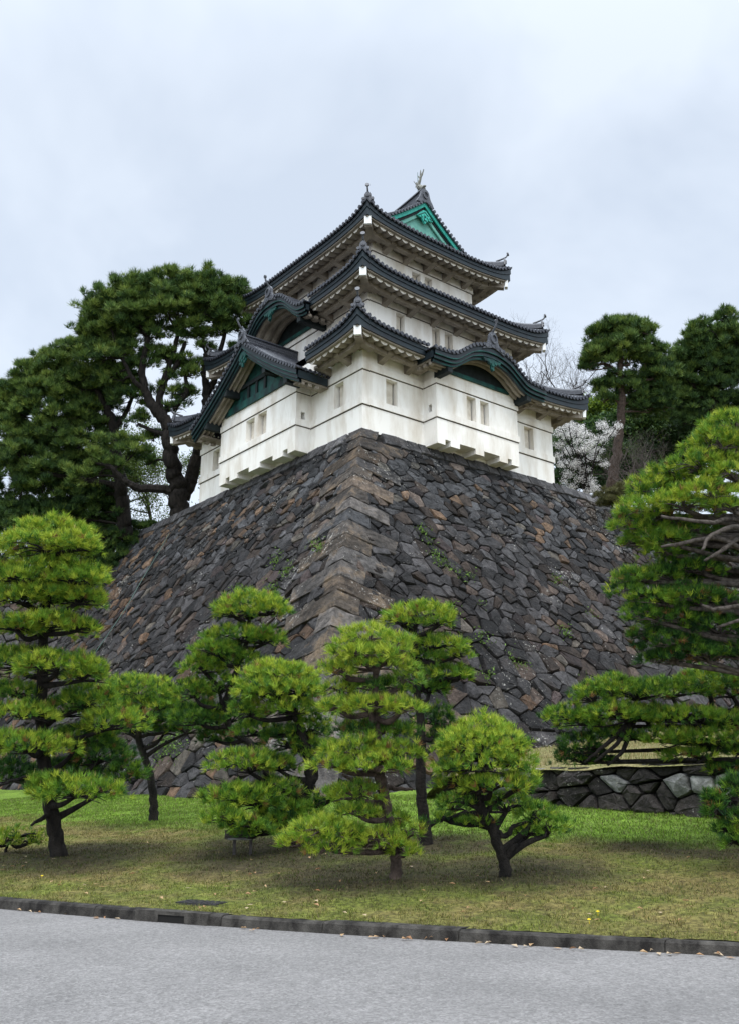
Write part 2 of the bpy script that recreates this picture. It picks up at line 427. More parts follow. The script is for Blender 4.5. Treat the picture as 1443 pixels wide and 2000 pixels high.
V = np.stack([B-D*w[:, None], B+D*w[:, None], T], 1).reshape(-1, 3)
o = mk('lawn_grass', V, np.arange(nb*3).reshape(-1, 3), GRASSM, None, np.repeat(c, 3, 0)); tag(o, 'short olive and tan lawn grass between the kerb and the castle wall', 'grass', kind='stuff')

# kerb: cast blocks with joints, one long line
mb = MB(); yk = -60.0; rr = random.Random(3)
prof = [(-.02, -.05), (-.005, .095), (.018, .118), (.15, .122), (.15, -.05)]
while yk < 40:
    ln = rr.uniform(1.1, 1.9); y1 = yk+ln-.012
    q = np.linspace(yk, y1, 5); tint = rr.uniform(.75, 1.15); P = []
    dz = rr.uniform(-.006, .006)
    for yy in q:
        P.append([(float(xkerb(yy))+a/.88, yy, b+dz) for a, b in prof])
    mb.grid(np.array(P), (tint,)*3); n = mb.n
    mb.f.append([n-25+i for i in range(5)]); mb.f.append([n-5+i for i in range(5)])
    yk += ln
o = mb.build('kerb', CONC); tag(o, kind='structure')
# drain inlet in the kerb and its cover
cd = (xkerb(-20.0), -20.0)
t = np.array([float(xkerb(-19.5)-xkerb(-20.5)), 1.0, 0]); t /= np.linalg.norm(t); nrm = np.array([t[1], -t[0], 0])
c0 = np.array([float(cd[0]), -20.0, 0.0])
inl = thing('drain_inlet', 'concrete gully inlet with a dark slot set into the kerb', 'drain', c0)
mb = MB()
def boxT(mb, a0, a1, b0, b1, z0, z1, c=None):
    q = [c0+t*a+nrm*b+np.array([0, 0, z]) for z in (z0, z1) for a, b in ((a0, b0), (a1, b0), (a1, b1), (a0, b1))]
    mb.hexa(q, c)
boxT(mb, -.52, -.19, -.035, .1, -.07, .128, (1.25,)*3); boxT(mb, .19, .52, -.035, .1, -.07, .128, (1.25,)*3)
boxT(mb, -.189, .189, -.033, .1, .085, .126, (1.2,)*3); mb.build('frame', CONC, inl)
mb = MB(); boxT(mb, -.19, .19, -.02, .02, -.07, .0845); mb.build('slot', BLACK, inl)
o = MB(); boxT(o, -.6, .6, -.12, -.03, -.05, .004); 
cv = thing('drain_cover', 'dark cast iron drain cover sunk in the turf behind the kerb inlet', 'drain cover', c0+nrm*.6)
IRON = simple('cast_iron', (.015, .014, .016), (.045, .042, .045), scale=20, rough=.6)
mb = MB(); boxT(mb, -.34, .34, .42, .78, .12, .15); f_ = mb.build('frame', CONC, cv)
mb = MB(); boxT(mb, -.30, .30, .46, .74, .15, .168)
for i in range(7): boxT(mb, -.27+i*.08, -.23+i*.08, .48, .72, .166, .174)
mb.build('lid', IRON, cv)

# fallen leaves and dandelions near the kerb
nl = 220
y = RNG.uniform(-27, -13, nl); s = np.where(RNG.random(nl) < .5, RNG.normal(-.10, .05, nl), np.abs(RNG.normal(.5, 1.8, nl))+.1)
cl = fbm(y*1.0, y*0, 1.1, 4); keep = (s > 0) | (cl > .5); y, s = y[keep], s[keep]
x = xkerb(y)+s/.88; z = np.where(s < 0, .012, zl(x, y)+.03); nl = len(x)
az = RNG.uniform(0, 6.28, nl); L = RNG.uniform(.025, .055, nl); up_ = RNG.uniform(0, .035, nl)
D = np.stack([np.cos(az), np.sin(az), 0*az], 1); E2_ = np.stack([-np.sin(az), np.cos(az), 0*az], 1); C_ = np.stack([x, y, z], 1)
V = np.stack([C_-D*L[:, None], C_-E2_*L[:, None]*.5+np.array([0, 0, 1])*up_[:, None], C_+D*L[:, None]+np.array([0, 0, .5])*up_[:, None], C_+E2_*L[:, None]*.5+np.array([0, 0, .7])*up_[:, None]], 1).reshape(-1, 3)
cc = np.array([(.42, .25, .13), (.50, .33, .18), (.30, .16, .08), (.55, .42, .28)])[RNG.integers(0, 4, nl)]
o = mk('fallen_leaves', V, np.arange(nl*4).reshape(-1, 4), LEAF, None, np.repeat(cc, 4, 0)); tag(o, 'dry tan fallen leaves strewn along the kerb gutter and over the turf', 'fallen leaves', kind='stuff')
YEL = simple('yellow_petals', (.75, .55, .01), rough=.7)
def ghit(u, v):
    for d in np.arange(6, 60, .03):
        p = atd(u, v, d)
        if p[2] < gz(p[0], p[1]): return d, p
for k, (u, v, lab) in enumerate(((1150, 1806, 'tiny yellow dandelion near the kerb, larger of the two on the right'), (1167, 1790, 'tiny yellow dandelion a little behind the other one on the right'), (82, 1718, 'tiny yellow dandelion alone at the far left of the turf'))):
    d, p = ghit(u, v); mb = MB()
    q = [p+np.array([.022*math.cos(a)*(1 if i % 2 else .7), .022*math.sin(a)*(1 if i % 2 else .7), .05+.004*(i % 2)]) for i, a in enumerate(np.linspace(0, 6.283, 15)[:-1])]
    mb.add(q+[p+np.array([0, 0, .062])], [(i, (i+1) % 14, 14) for i in range(14)]); mb.tube([p+np.array([0, 0, .0]), p+np.array([0, 0, .052])], [.003, .003], 4)
    tag(mb.build('dandelion', YEL), lab, 'flower', 'dandelions in the turf')

# ------------------------------------------------------------------ stone walls
def clip(poly, a, b, c):
    """keep a*x+b*y<=c"""
    out = []; n = len(poly)
    for i in range(n):
        p, q = poly[i], poly[(i+1) % n]; dp, dq = a*p[0]+b*p[1]-c, a*q[0]+b*q[1]-c
        if dp <= 0: out.append(p)
        if dp*dq < 0:
            t = dp/(dp-dq); out.append((p[0]+(q[0]-p[0])*t, p[1]+(q[1]-p[1])*t))
    return out
def stone_cells(u0, u1, w0, w1, cw, ch, planes, seed, shear=0.0):
    """jittered, brick-staggered Voronoi cells in the plane of a wall face"""
    r = np.random.default_rng(seed); rows = int((w1-w0)/ch)+3; cols = int((u1-u0)/cw)+3
    pts = {}
    for i in range(rows):
        for j in range(cols):
            if r.random() < .07: continue
            pts[i, j] = (u0+(j-1+(i % 2)*.5+r.uniform(-.46, .46))*cw, w0+(i-1+r.uniform(-.42, .42))*ch)
    for k in [k for k in pts if r.random() < .22]:                        # small filler stones
        pts[k[0], k[1], 1] = (pts[k][0]+r.uniform(.2, .45)*cw, pts[k][1]+r.uniform(.2, .45)*ch)
    byc = {}
    for k, p in pts.items(): byc.setdefault((k[0], k[1]), []).append(p)
    cells = []
    asp = cw/ch
    for k, p in pts.items():
        poly = [(p[0]-1.6*cw, p[1]-1.6*ch), (p[0]+1.6*cw, p[1]-1.6*ch), (p[0]+1.6*cw, p[1]+1.6*ch), (p[0]-1.6*cw, p[1]+1.6*ch)]
        for di in range(-2, 3):
            for dj in range(-2, 3):
                for q in byc.get((k[0]+di, k[1]+dj), ()):
                    if q == p: continue
                    a, b = q[0]-p[0], (q[1]-p[1])*asp*asp
                    poly = clip(poly, a, b, a*(p[0]+q[0])/2+b*(p[1]+q[1])/2)
                    if not poly: break
        poly = [(p[0], p[1]+shear*p[0]) for p in poly]
        for a, b, c in planes:
            if poly: poly = clip(poly, a, b, c)
        if len(poly) >= 3: cells.append(np.array(poly))
    return cells
def parea(p): x, y = p[:, 0], p[:, 1]; return .5*abs(np.dot(x, np.roll(y, -1))-np.dot(y, np.roll(x, -1)))
def stones(cells, org, U, Wd, Nn, colfn, seed, gap=.009, relief=.08, deep=.24, neat=False):
    """each cell becomes a rounded, tilted block standing off the wall"""
    r = np.random.default_rng(seed); V, F, C = [], [], []; n0 = 0
    for p in cells:
        if parea(p) < .012: continue
        c = p.mean(0)
        q = p[np.argsort(np.arctan2(p[:, 1]-c[1], p[:, 0]-c[0]))]
        # cut the corners, then put a little wander in the outline
        a = np.roll(q, -1, 0); e = np.linalg.norm(a-q, axis=1)
        k1 = r.uniform(.02, .05, len(q))[:, None] if neat else r.uniform(.05, .15, len(q))[:, None]; o1 = q*(1-k1)+a*k1; o2 = q*k1+a*(1-k1)
        ring = np.stack([o1, o2], 1).reshape(-1, 2)
        size = math.sqrt(parea(p)); sh = max(.55, 1-(gap+r.uniform(0, .02))*2/size)
        ring = c+(ring-c)*sh+r.normal(0, .012*size, ring.shape)
        m = len(ring); tu, tw = r.normal(0, .03 if neat else .085, 2); h = relief*r.uniform(.55, 1.35)*min(1, size/.5); dd = r.uniform(.05, .08) if neat else r.uniform(-.05, .03)
        lv = [(1.0, -deep, 0), (1.0, dd, .5), (.95, dd+h*.8, 1), (.60, dd+h, 1), ]
        for sc, hh, tl in lv:
            g = c+(ring-c)*sc
            hv = hh+tl*((g[:, 0]-c[0])*tu+(g[:, 1]-c[1])*tw)+(r.normal(0, .012, m) if tl > .3 else 0)
            V.append(org+g[:, :1]*U+g[:, 1:]*Wd+hv[:, None]*Nn)
        V.append((org+c[0]*U+c[1]*Wd+(dd+h*r.uniform(.9, 1.2))*Nn)[None])
        for L in range(3):
            for i in range(m): F.append((n0+L*m+i, n0+L*m+(i+1) % m, n0+(L+1)*m+(i+1) % m, n0+(L+1)*m+i))
        for i in range(m): F.append((n0+3*m+i, n0+3*m+(i+1) % m, n0+4*m))
        C.append(np.tile(colfn(c, r), (4*m+1, 1))); n0 += 4*m+1
    return np.vstack(V), F, np.vstack(C)
SH = .11; KB = .58; SL = math.sqrt(1+KB*KB); TOP = 16.98
def stonecol(z, r, tan=.08):
    q = r.random()
    g = .013+.064*r.random()**1.5
    if q < tan*.6: c = np.array((.135, .09, .058))*r.uniform(.5, 1.2)
    elif q < tan*.6+.03: c = np.array((.14, .13, .11))*r.uniform(.5, 1.1)
    elif q < .27: c = np.array((g*1.3, g*1.03, g*.85))*1.05
    elif q < .32: c = np.array((g*1.12, g*.90, g*.88))*.9
    else: c = np.array((g, g*1.02, g*1.07))
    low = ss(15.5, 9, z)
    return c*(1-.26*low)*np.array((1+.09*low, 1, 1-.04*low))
castle = thing('castle_wall', 'tall battered dark stone base of fitted boulders under the white tower', 'stone wall', (0, 0, 1))
def face_part(name, U, Nin, ulen, seed, tan, bottom, endplane):
    # w runs down the slope from the top of the wall; Nn points out and up
    out = -np.array(Nin, float); Wd = (out*KB+np.array([0, 0, -1.]))/SL; Nn = (out+np.array([0, 0, KB]))/SL
    org = np.array([0, 0, TOP]); U = np.array(U, float)
    wmax = (TOP-bottom)*SL; kk = KB/SL
    planes = [(-1, -kk, -.62), (0, -1, -.68), (0, 1, wmax)]+endplane
    # finer courses near the top, coarser lower down
    cells = []
    for (a, b, cw, ch, sd) in ((.62, 5.2, .60, .52, 1), (5.2, 11.5, .68, .57, 2), (11.5, wmax, .88, .70, 3)):
        pl = [p for p in planes]+[(0, -1, -a), (0, 1, b)]
        cells += stone_cells(-kk*b-1, ulen, a-SH*ulen-1, b+SH*(kk*b+1), cw, ch, pl, seed*10+sd, SH)
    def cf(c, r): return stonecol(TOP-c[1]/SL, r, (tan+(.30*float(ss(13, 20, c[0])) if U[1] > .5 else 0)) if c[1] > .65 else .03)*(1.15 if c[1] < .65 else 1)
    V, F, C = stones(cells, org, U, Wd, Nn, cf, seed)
    mk(name, V, F, STONE, castle, C)
    V, F, C = stones(coping(ulen, seed), org, U, Wd, Nn, lambda c, r: np.array((.088, .086, .088))*r.uniform(.6, 1.25), seed+1, gap=.008, relief=.05, neat=True)
    mk('coping_course', V, F, STONE, castle, C)
    ex = ulen+(kk*wmax if endplane else 0)
    b = [org+U*(-kk*0)-Nn*.10, org+U*ulen-Nn*.10, org+U*ex+Wd*wmax-Nn*.10, org-U*kk*wmax+Wd*wmax-Nn*.10]
    return b
def coping(ulen, seed):
    r = np.random.default_rng(seed+77); u = 1.0; out = []
    while u < ulen:
        w = r.uniform(.50, .95); h = .66+r.uniform(-.03, .05)
        out.append(np.array([(u, -.02), (u+w, -.02), (u+w, h), (u, h)])); u += w
    return out
kk = KB/SL
bR = face_part('right_face', (1, 0, 0), (0, 1, 0), 36.0, 5, .07, 1.0, [])
bL = face_part('left_face', (0, 1, 0), (1, 0, 0), 23.4, 9, .09, 1.0, [(1, -kk, 23.4)])
mb = MB(); mb.add(bR, [(0, 1, 2, 3)]); mb.add(bL, [(0, 1, 2, 3)])
e1, e2 = bL[1], bL[2]; mb.add([e1, e2, e2+np.array([14, -2, 0]), e1+np.array([14, 0, 0])], [(0, 1, 2, 3)])
mb.build('wall_core', DIRT, castle)
# corner stones: long blocks laid alternately along either face
rc = np.random.default_rng(4); z = TOP; V = MB(); k = 0
bmA = bmesh.new(); colA = []
while z > .8:
    h = (.60 if k == 0 else rc.uniform(.52, .66)+.012*(TOP-z)); z0 = z-h+.02
    LR, LL = (rc.uniform(1.7, 2.5), rc.uniform(.75, 1.1)) if k % 2 else (rc.uniform(.8, 1.15), rc.uniform(1.8, 2.7))
    if k == 0: LR, LL = .98, 1.0
    pr = .13+rc.uniform(-.02, .03)
    vs = []
    for zz in (z0, z):
        sk = rc.uniform(-.1, .1); tl = .31*float(ss(16.7, 15.6, z)); ring = []
        for su, sv, iu, iv in ((0, 0, 0, 0), (LR+sk, 0, 0, 0), (LR+sk, 0, 0, .7), (.7, .7, 0, 0), (0, LL-sk, .7, 0), (0, LL-sk, 0, 0)):
            z_ = zz-tl*max(su, sv); tt = KB*(TOP-z_)+pr; t0_ = KB*(TOP-zz)+pr
            if su and sv: ring.append((-t0_+.7, -t0_+.7, z_))
            elif su: ring.append((-t0_+su, -tt+iv, z_))
            elif sv: ring.append((-tt+iu, -t0_+sv, z_))
            else: ring.append((-t0_, -t0_, zz))
        vs.append(ring)
    b2 = bmesh.new()
    A = [[b2.verts.new(p) for p in ring] for ring in vs]
    for i in range(6): b2.faces.new((A[0][i], A[0][(i+1) % 6], A[1][(i+1) % 6], A[1][i]))
    b2.faces.new(A[0][::-1]); b2.faces.new(A[1])
    bmesh.ops.recalc_face_normals(b2, faces=b2.faces)
    bmesh.ops.bevel(b2, geom=list(b2.edges), offset=.035, segments=1, affect='EDGES', profile=.5)
    bmesh.ops.subdivide_edges(b2, edges=[e for e in b2.edges if e.calc_length() > .45], cuts=3, use_grid_fill=True)
    b2.verts.ensure_lookup_table()
    cs = np.array([v.co[:] for v in b2.verts]); cs += rc.normal(0, .013, cs.shape)
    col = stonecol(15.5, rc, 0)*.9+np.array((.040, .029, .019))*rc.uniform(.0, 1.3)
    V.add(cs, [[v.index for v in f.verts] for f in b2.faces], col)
    b2.free(); z -= h; k += 1
V.build('corner_stones', CORNERSTONE, castle)

# plateau the tower stands on and the rising ground behind
TURF = simple('dry_turf', (.10, .085, .04), (.17, .15, .07), scale=5, rough=1, bump=.8, bscale=40)
mb = MB(); mb.add([(.1, .1, 16.93), (90, .1, 16.93), (90, 23.2, 16.93), (.1, 23.2, 16.93)], [(0, 1, 2, 3)])
mb.add([(.1, 23.2, 16.9), (90, 23.2, 16.9), (120, 90, 17.5), (8, 90, 15.5)], [(0, 1, 2, 3)])
tag(mb.build('hill', TURF), kind='structure')

# lower wall beyond the left end
pA = np.array([-3.2, 24.4]); dirL = np.array([-.80, .60]); topz = 12.25
cells = stone_cells(0, 40, 0, 12, .8, .6, [(-1, 0, 0), (1, 0, 40), (0, -1, 0), (0, 1, 11.6)], 31)
out = np.array([-.60, -.80, 0]); Wd = (out*.35+np.array([0, 0, -1]))/math.hypot(1, .35); Nn = (out+np.array([0, 0, .35]))/math.hypot(1, .35)
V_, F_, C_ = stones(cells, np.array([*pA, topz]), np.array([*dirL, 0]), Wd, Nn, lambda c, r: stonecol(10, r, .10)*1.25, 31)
lw = thing('lower_castle_wall', 'lower grey stone wall running left behind the tall layered pine', 'stone wall', (pA[0], pA[1], 1))
mk('stone_face', V_, F_, STONE, lw, C_)
q0 = np.array([*pA, topz])-Nn*.1; q1 = q0+np.array([*dirL, 0])*40
mb = MB(); mb.add([q0, q1, q1+Wd*12, q0+Wd*12], [(0, 1, 2, 3)]); mb.add([q0, q1, q1+np.array([9, 9, .5]), q0+np.array([14, 9, .5])], [(0, 1, 2, 3)]); mb.build('wall_core', DIRT, lw)

# low boulder wall on the right and the terrace it holds
LWX = -7.26
def terz(x, y):
    k = ss(-13.2, -11.2, y)*ss(1.0, -4.5, x); return (1.93+.112*(x-LWX)-.02*(y+16))*(1-k)+(1.05+.03*(x-LWX))*k
lo = thing('low_boulder_wall', 'low retaining wall of big dark boulders with white lichen at the right', 'stone wall', (LWX, -18, .9))
r5 = np.random.default_rng(8); cells = []
for cw, ch, a_, b_, sd in ((.72, .40, -34, -13.1, 5),):
    cells = stone_cells(a_, b_, .4, 2.6, cw, ch, [(-1, 0, 34), (1, 0, -13.1)], sd)
cells = [c for c in (np.array(clip(clip([tuple(p) for p in c], 0, 1, float(terz(LWX, c[:, 0].mean()))-r5.uniform(-.04, .10)), 0, -1, -float(gz(LWX, c[:, 0].mean()))+.15)) for c in cells) if len(c) > 2]
wc = lambda c, r: (np.array((.26, .26, .25))*r.uniform(.5, 1.1) if (c[1] > 1.45 and r.random() < .25) else np.array((.036, .031, .029))*r.uniform(.5, 1.7))
V_, F_, C_ = stones(cells, np.array([LWX, 0, 0]), np.array([0, 1., 0]), np.array([0, 0, 1.]), np.array([-1., 0, 0]), wc, 12, gap=.012, relief=.14, deep=.4)
mk('boulders', V_, F_, BOULDER, lo, C_)
mb = MB(); mb.box((LWX+.10, -34, .3), (LWX+.3, -13.15, 1.45)); mb.build('wall_core', DIRT, lo)
xs = np.linspace(LWX-.16, 34, 90); yy = np.linspace(-34, -3, 70); Xg, Yg = np.meshgrid(xs, yy, indexing='ij')
Zg = terz(Xg, Yg)-.07*(Xg < LWX)+(fbm(Xg.ravel(), Yg.ravel(), 1.1, 9).reshape(Xg.shape)-.5)*.14
b = fbm(Xg.ravel(), Yg.ravel(), 1.6, 14)[:, None]; colT = np.array((.19, .15, .075))*(1-b)+np.array((.11, .12, .035))*b
ii, jj = np.meshgrid(np.arange(89), np.arange(69), indexing='ij')
F = np.stack([ii*70+jj, (ii+1)*70+jj, (ii+1)*70+jj+1, ii*70+jj+1], -1).reshape(-1, 4)
tag(mk('terrace', np.stack([Xg, Yg, Zg], -1).reshape(-1, 3), F, LAWNM, None, colT*1.25, True), kind='structure')
nb = 26000; x = RNG.uniform(LWX, 6, nb); y = RNG.uniform(-24, -7, nb); z = terz(x, y)
hh = RNG.uniform(.03, .09, nb); az = RNG.uniform(0, 6.283, nb); D = np.stack([np.cos(az), np.sin(az), 0*az], 1)*.009; Bp = np.stack([x, y, z-.03], 1)
Tp = Bp+np.stack([RNG.normal(0, .5, nb)*hh, RNG.normal(0, .5, nb)*hh, hh+.06], 1)
c = np.where(RNG.random(nb)[:, None] < .65, np.array((.30, .24, .11)), np.array((.13, .17, .04)))*RNG.uniform(.7, 1.2, nb)[:, None]
tag(mk('terrace_grass', np.stack([Bp-D, Bp+D, Tp], 1).reshape(-1, 3), np.arange(nb*3).reshape(-1, 3), GRASSM, None, np.repeat(c, 3, 0)), 'dry straw coloured grass on the terrace above the low boulder wall', 'grass', kind='stuff')

# ------------------------------------------------------------------ the tower
WX, WY = 13.19, 15.24
tower = thing('castle_tower', 'three storey white plastered castle keep with dark tiled copper edged roofs', 'castle keep', (WX/2, WY/2, 17))
NP = np.array
def wallrect(name, x0, x1, y0, y1, z0, z1, opens, parent, th=.34):
    """plastered outer walls; opens = {side: [(a0, a1, z0, z1)]} with a along the wall, holes cut to full depth"""
    mb = MB()
    sides = {'R': (NP((x0, y0, 0.)), NP((1., 0, 0)), NP((0, -1., 0)), x1-x0), 'L': (NP((x0, y0, 0.)), NP((0, 1., 0)), NP((-1., 0, 0)), y1-y0),
             'B': (NP((x0, y1, 0.)), NP((1., 0, 0)), NP((0, 1., 0)), x1-x0), 'F': (NP((x1, y0, 0.)), NP((0, 1., 0)), NP((1., 0, 0)), y1-y0)}
    for k, (o, e, n, ln) in sides.items():
        panel(mb, o, e, n, ln, z0, z1, [(a-(x0 if k in 'RB' else y0), b-(x0 if k in 'RB' else y0), c, d) for a, b, c, d in opens.get(k, [])], th)
    return mb.build(name, PLASTER, parent)
def panel(mb, o, e, n, ln, z0, z1, ops, th=.34):
    us = sorted({0, ln, *[q for a in ops for q in a[:2]]}); zs = sorted({z0, z1, *[q for a in ops for q in a[2:]]})
    Z = NP((0, 0, 1.))
    for i in range(len(us)-1):
        for j in range(len(zs)-1):
            a, b, c, d = us[i], us[i+1], zs[j], zs[j+1]; m = ((a+b)/2, (c+d)/2)
            if any(p[0] < m[0] < p[1] and p[2] < m[1] < p[3] for p in ops): continue
            mb.add([o+e*a+Z*c, o+e*b+Z*c, o+e*b+Z*d, o+e*a+Z*d], [(0, 1, 2, 3)])
    for a, b, c, d in ops:
        f = [o+e*a+Z*c, o+e*b+Z*c, o+e*b+Z*d, o+e*a+Z*d]; g = [p-n*th for p in f]
        mb.add(f+g, [(0, 1, 5, 4), (1, 2, 6, 5), (2, 3, 7, 6), (3, 0, 4, 7)])
def window(parent, o, e, n, a, b, z0, z1, th=.34, slot='hi', name='window'):
    """recessed plaster shutter standing a hand's width short of the jamb, a dark slit left open"""
    Z = NP((0, 0, 1.)); mb = MB()
    s0, s1 = (a, b-.075) if slot == 'hi' else (a+.075, b)
    w0 = o-n*(th-.05)
    mb.hexa([w0+e*s0+Z*z0, w0+e*s1+Z*z0, w0+e*s1-n*.04+Z*z0, w0+e*s0-n*.04+Z*z0, w0+e*s0+Z*z1, w0+e*s1+Z*z1, w0+e*s1-n*.04+Z*z1, w0+e*s0-n*.04+Z*z1])
    W_ = mb.build(name, SHUTTER, parent)
    mb = MB(); w1 = o-n*(th+.002)
    mb.add([w1+e*a+Z*z0, w1+e*b+Z*z0, w1+e*b+Z*z1, w1+e*a+Z*z1], [(0, 1, 2, 3)])
    q = (s1-.10) if slot == 'hi' else (s0+.02)
    p0 = o-n*(th-.055); mb.add([p0+n*.004+e*q+Z*z0, p0+n*.004+e*(q+.08)+Z*z0, p0+n*.004+e*(q+.08)+Z*(z0+.05), p0+n*.004+e*q+Z*(z0+.05)], [(0, 1, 2, 3)])
    mb.build('slit', BLACK, W_); return W_
def band(mb, dk, x0, x1, y0, y1, z, h, pr):
    """string course round a rectangle, with its shadow line painted below it as a dark strip"""
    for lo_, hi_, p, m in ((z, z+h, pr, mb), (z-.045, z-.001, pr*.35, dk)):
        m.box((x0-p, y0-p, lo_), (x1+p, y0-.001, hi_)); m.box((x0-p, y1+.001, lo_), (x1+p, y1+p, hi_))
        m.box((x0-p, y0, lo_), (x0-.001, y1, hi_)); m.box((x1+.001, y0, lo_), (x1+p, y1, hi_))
ZL, ZH_ = 18.245, 19.99
# --- storey walls
opsR = [(1.39, 2.09, 18.59, 19.87), (10.93, 11.65, 18.59, 19.85)]; opsL = [(1.44, 2.18, 18.58, 19.88), (13.08, 13.81, 18.58, 19.85)]
w1 = wallrect('ground_storey_wall', 0, WX, 0, WY, 16.95, 21.9, {'R': opsR, 'L': opsL}, tower)
S2 = 1.45; ops2R = [(3.28, 3.86, 23.32, 24.61), (5.75, 6.31, 23.32, 24.61), (6.66, 7.24, 23.32, 24.61), (9.8, 10.4, 23.32, 24.61)]
w2 = wallrect('middle_storey_wall', S2, WX-S2, S2, WY-S2, 22.3, 26.3, {'R': ops2R}, tower)
S3 = 2.9; ops3R = [(5.7, 6.31, 27.45, 28.58), (6.62, 7.18, 27.45, 28.58)]
w3 = wallrect('top_storey_wall', S3, WX-S3, S3, WY-S3, 26.2, 30.4, {'R': ops3R}, tower)
R_ = (NP((1., 0, 0)), NP((0, -1., 0))); L_ = (NP((0, 1., 0)), NP((-1., 0, 0)))
for a, b, c, d in opsR: window(tower, NP((0, 0, 0.)), *R_, a, b, c, d)
for a, b, c, d in opsL: window(tower, NP((0, 0, 0.)), *L_, a, b, c, d)
for a, b, c, d in ops2R: window(tower, NP((0, S2, 0.)), *R_, a, b, c, d)
for a, b, c, d in ops3R: window(tower, NP((0, S3, 0.)), *R_, a, b, c, d)
mb, dk = MB(), MB()
band(mb, dk, 0, WX, 0, WY, ZL, .33, .07); band(mb, dk, 0, WX, 0, WY, ZH_, .33, .06)
band(mb, dk, S2, WX-S2, S2, WY-S2, 24.73, .34, .06); band(mb, dk, S3, WX-S3, S3, WY-S3, 28.78, .34, .06)
mb.build('string_course', PLASTER, tower); dk.build('band_shadow', LINE, tower)

# --- stone-dropping bays
def bay(side, a0, a1, dep, wins, notches, slit, label):
    e, n = (R_ if side == 'R' else L_); Z = NP((0, 0, 1.)); o = n*dep
    b = thing('stone_drop_bay', None, None, tuple(e*(a0+a1)/2+NP((0, 0, 17.))), None); b.parent = tower; b.location = b.location-tower.location; b['label'] = label
    mb = MB(); pts = []
    # lower edge with the notches between the corbels
    panel(mb, o+e*a0, e, n, a1-a0, 17.2, 20.78, [(q[0]-a0, q[1]-a0, q[2], q[3]) for q in wins], .34)
    segs = []; last = a0
    for p, q in notches: segs.append((last, p)); last = q
    segs.append((last, a1))
    for p, q in segs:                                          # corbels run back to the wall
        f = [e*p+n*dep, e*q+n*dep, e*q, e*p]
        mb.hexa([x+Z*16.93 for x in f]+[x+Z*17.2 for x in f])
    for p, q in notches:
        f = [e*p+n*dep, e*q+n*dep, e*q, e*p]; mb.add([x+Z*17.2 for x in f], [(0, 1, 2, 3)])
    sl = [(.36, .60, 18.62, 19.0)]
    for k, a in ((0, a0), (1, a1)):
        panel(mb, e*a+n*.0, n, (-e if k == 0 else e), dep, 17.2, 20.78, sl if k == 0 else [], .4)
    w = mb.build('bay_wall', PLASTER, b)
    mb, dk = MB(), MB()
    for z, h, pr in ((ZL, .33, .06), (ZH_, .33, .05)):
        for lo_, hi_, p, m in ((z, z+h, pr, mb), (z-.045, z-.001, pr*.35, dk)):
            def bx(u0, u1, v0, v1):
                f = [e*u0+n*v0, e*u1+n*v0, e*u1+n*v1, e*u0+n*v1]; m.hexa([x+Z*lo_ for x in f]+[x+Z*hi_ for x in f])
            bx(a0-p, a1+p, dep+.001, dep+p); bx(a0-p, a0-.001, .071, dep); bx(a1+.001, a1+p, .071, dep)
    mb.build('string_course', PLASTER, b); dk.build('band_shadow', LINE, b)  # dark strips stand for the shadow below the bands
    for q in wins: window(b, o, e, n, *q)
    mb = MB(); x = e*(a0+.40); f = [x+n*.36, x+n*.6]; mb.add([f[0]+Z*18.62, f[1]+Z*18.62, f[1]+Z*19.0, f[0]+Z*19.0], [(0, 1, 2, 3)]); mb.build('arrow_slit', BLACK, b)
    return b
bayR = bay('R', 3.72, 9.36, .95, [(5.74, 6.37, 18.54, 19.87), (6.67, 7.28, 18.56, 19.86)], [(4.23, 4.57), (5.18, 6.25), (6.83, 7.93), (8.51, 8.81)], None, 'projecting white bay under the curved gable')
bayL = bay('L', 4.07, 11.34, .90, [(6.74, 7.57, 18.65, 19.87), (7.90, 8.73, 18.67, 19.87)], [(4.72, 5.15), (6.05, 7.25), (8.30, 9.45), (10.25, 10.65)], None, 'projecting white bay under the pointed gable')

# --- roofs
def lift(a, amp): return amp*max(0, 1-a/4.6)**2.3
def tip(a): return .36*max(0, 1-a/1.5)**2
class Side:
    def __init__(s, P, e, n, ln, ze, D, sl, cv, amp):
        s.P, s.e, s.n, s.ln, s.ze, s.D, s.sl, s.cv, s.amp = NP(P, float), NP(e, float), NP(n, float), ln, ze, D, sl, cv, amp
    def z(s, u, d):
        a = max(0, min(u, s.ln-u)-d*.6); return s.ze+s.sl*d+s.cv*d*d+(lift(a, s.amp)+tip(max(a, 0)+d*.4))*max(0, 1-d/s.D)
    def at(s, u, d, dz=0):
        p = s.P+s.e*u+s.n*d; return NP((p[0], p[1], s.z(u, d)+dz))
    def low(s, u, d, dz):                                     # hangs under the eave: follows the edge curve, not the slope
        p = s.P+s.e*u+s.n*d; a = min(u, s.ln-u); return NP((p[0], p[1], s.ze+lift(a, s.amp)+dz+tip(max(a, 0))*min(1, max(0, (dz+.54)/.4))))
    def runs(s, gap, a=0):
        if not gap: return [(a, s.ln-a)]
        return [(a, gap[0]), (gap[1], s.ln-a)]
def sides_of(x0, x1, y0, y1, ze, D, sl, cv, amp):
    return {'R': Side((x0, y0, 0), (1, 0, 0), (0, 1, 0), x1-x0, ze, D, sl, cv, amp), 'L': Side((x0, y0, 0), (0, 1, 0), (1, 0, 0), y1-y0, ze, D, sl, cv, amp),
            'B': Side((x0, y1, 0), (1, 0, 0), (0, -1, 0), x1-x0, ze, D, sl, cv, amp), 'F': Side((x1, y0, 0), (0, 1, 0), (-1, 0, 0), y1-y0, ze, D, sl, cv, amp)}
TS = .272
def halftube(mb, pts, up, side, r):
    th = np.linspace(0, math.pi, 6); P = []
    for p in pts: P.append([p+side*r*math.cos(t)+up*r*math.sin(t)*1.1 for t in th])
    mb.grid(NP(P))
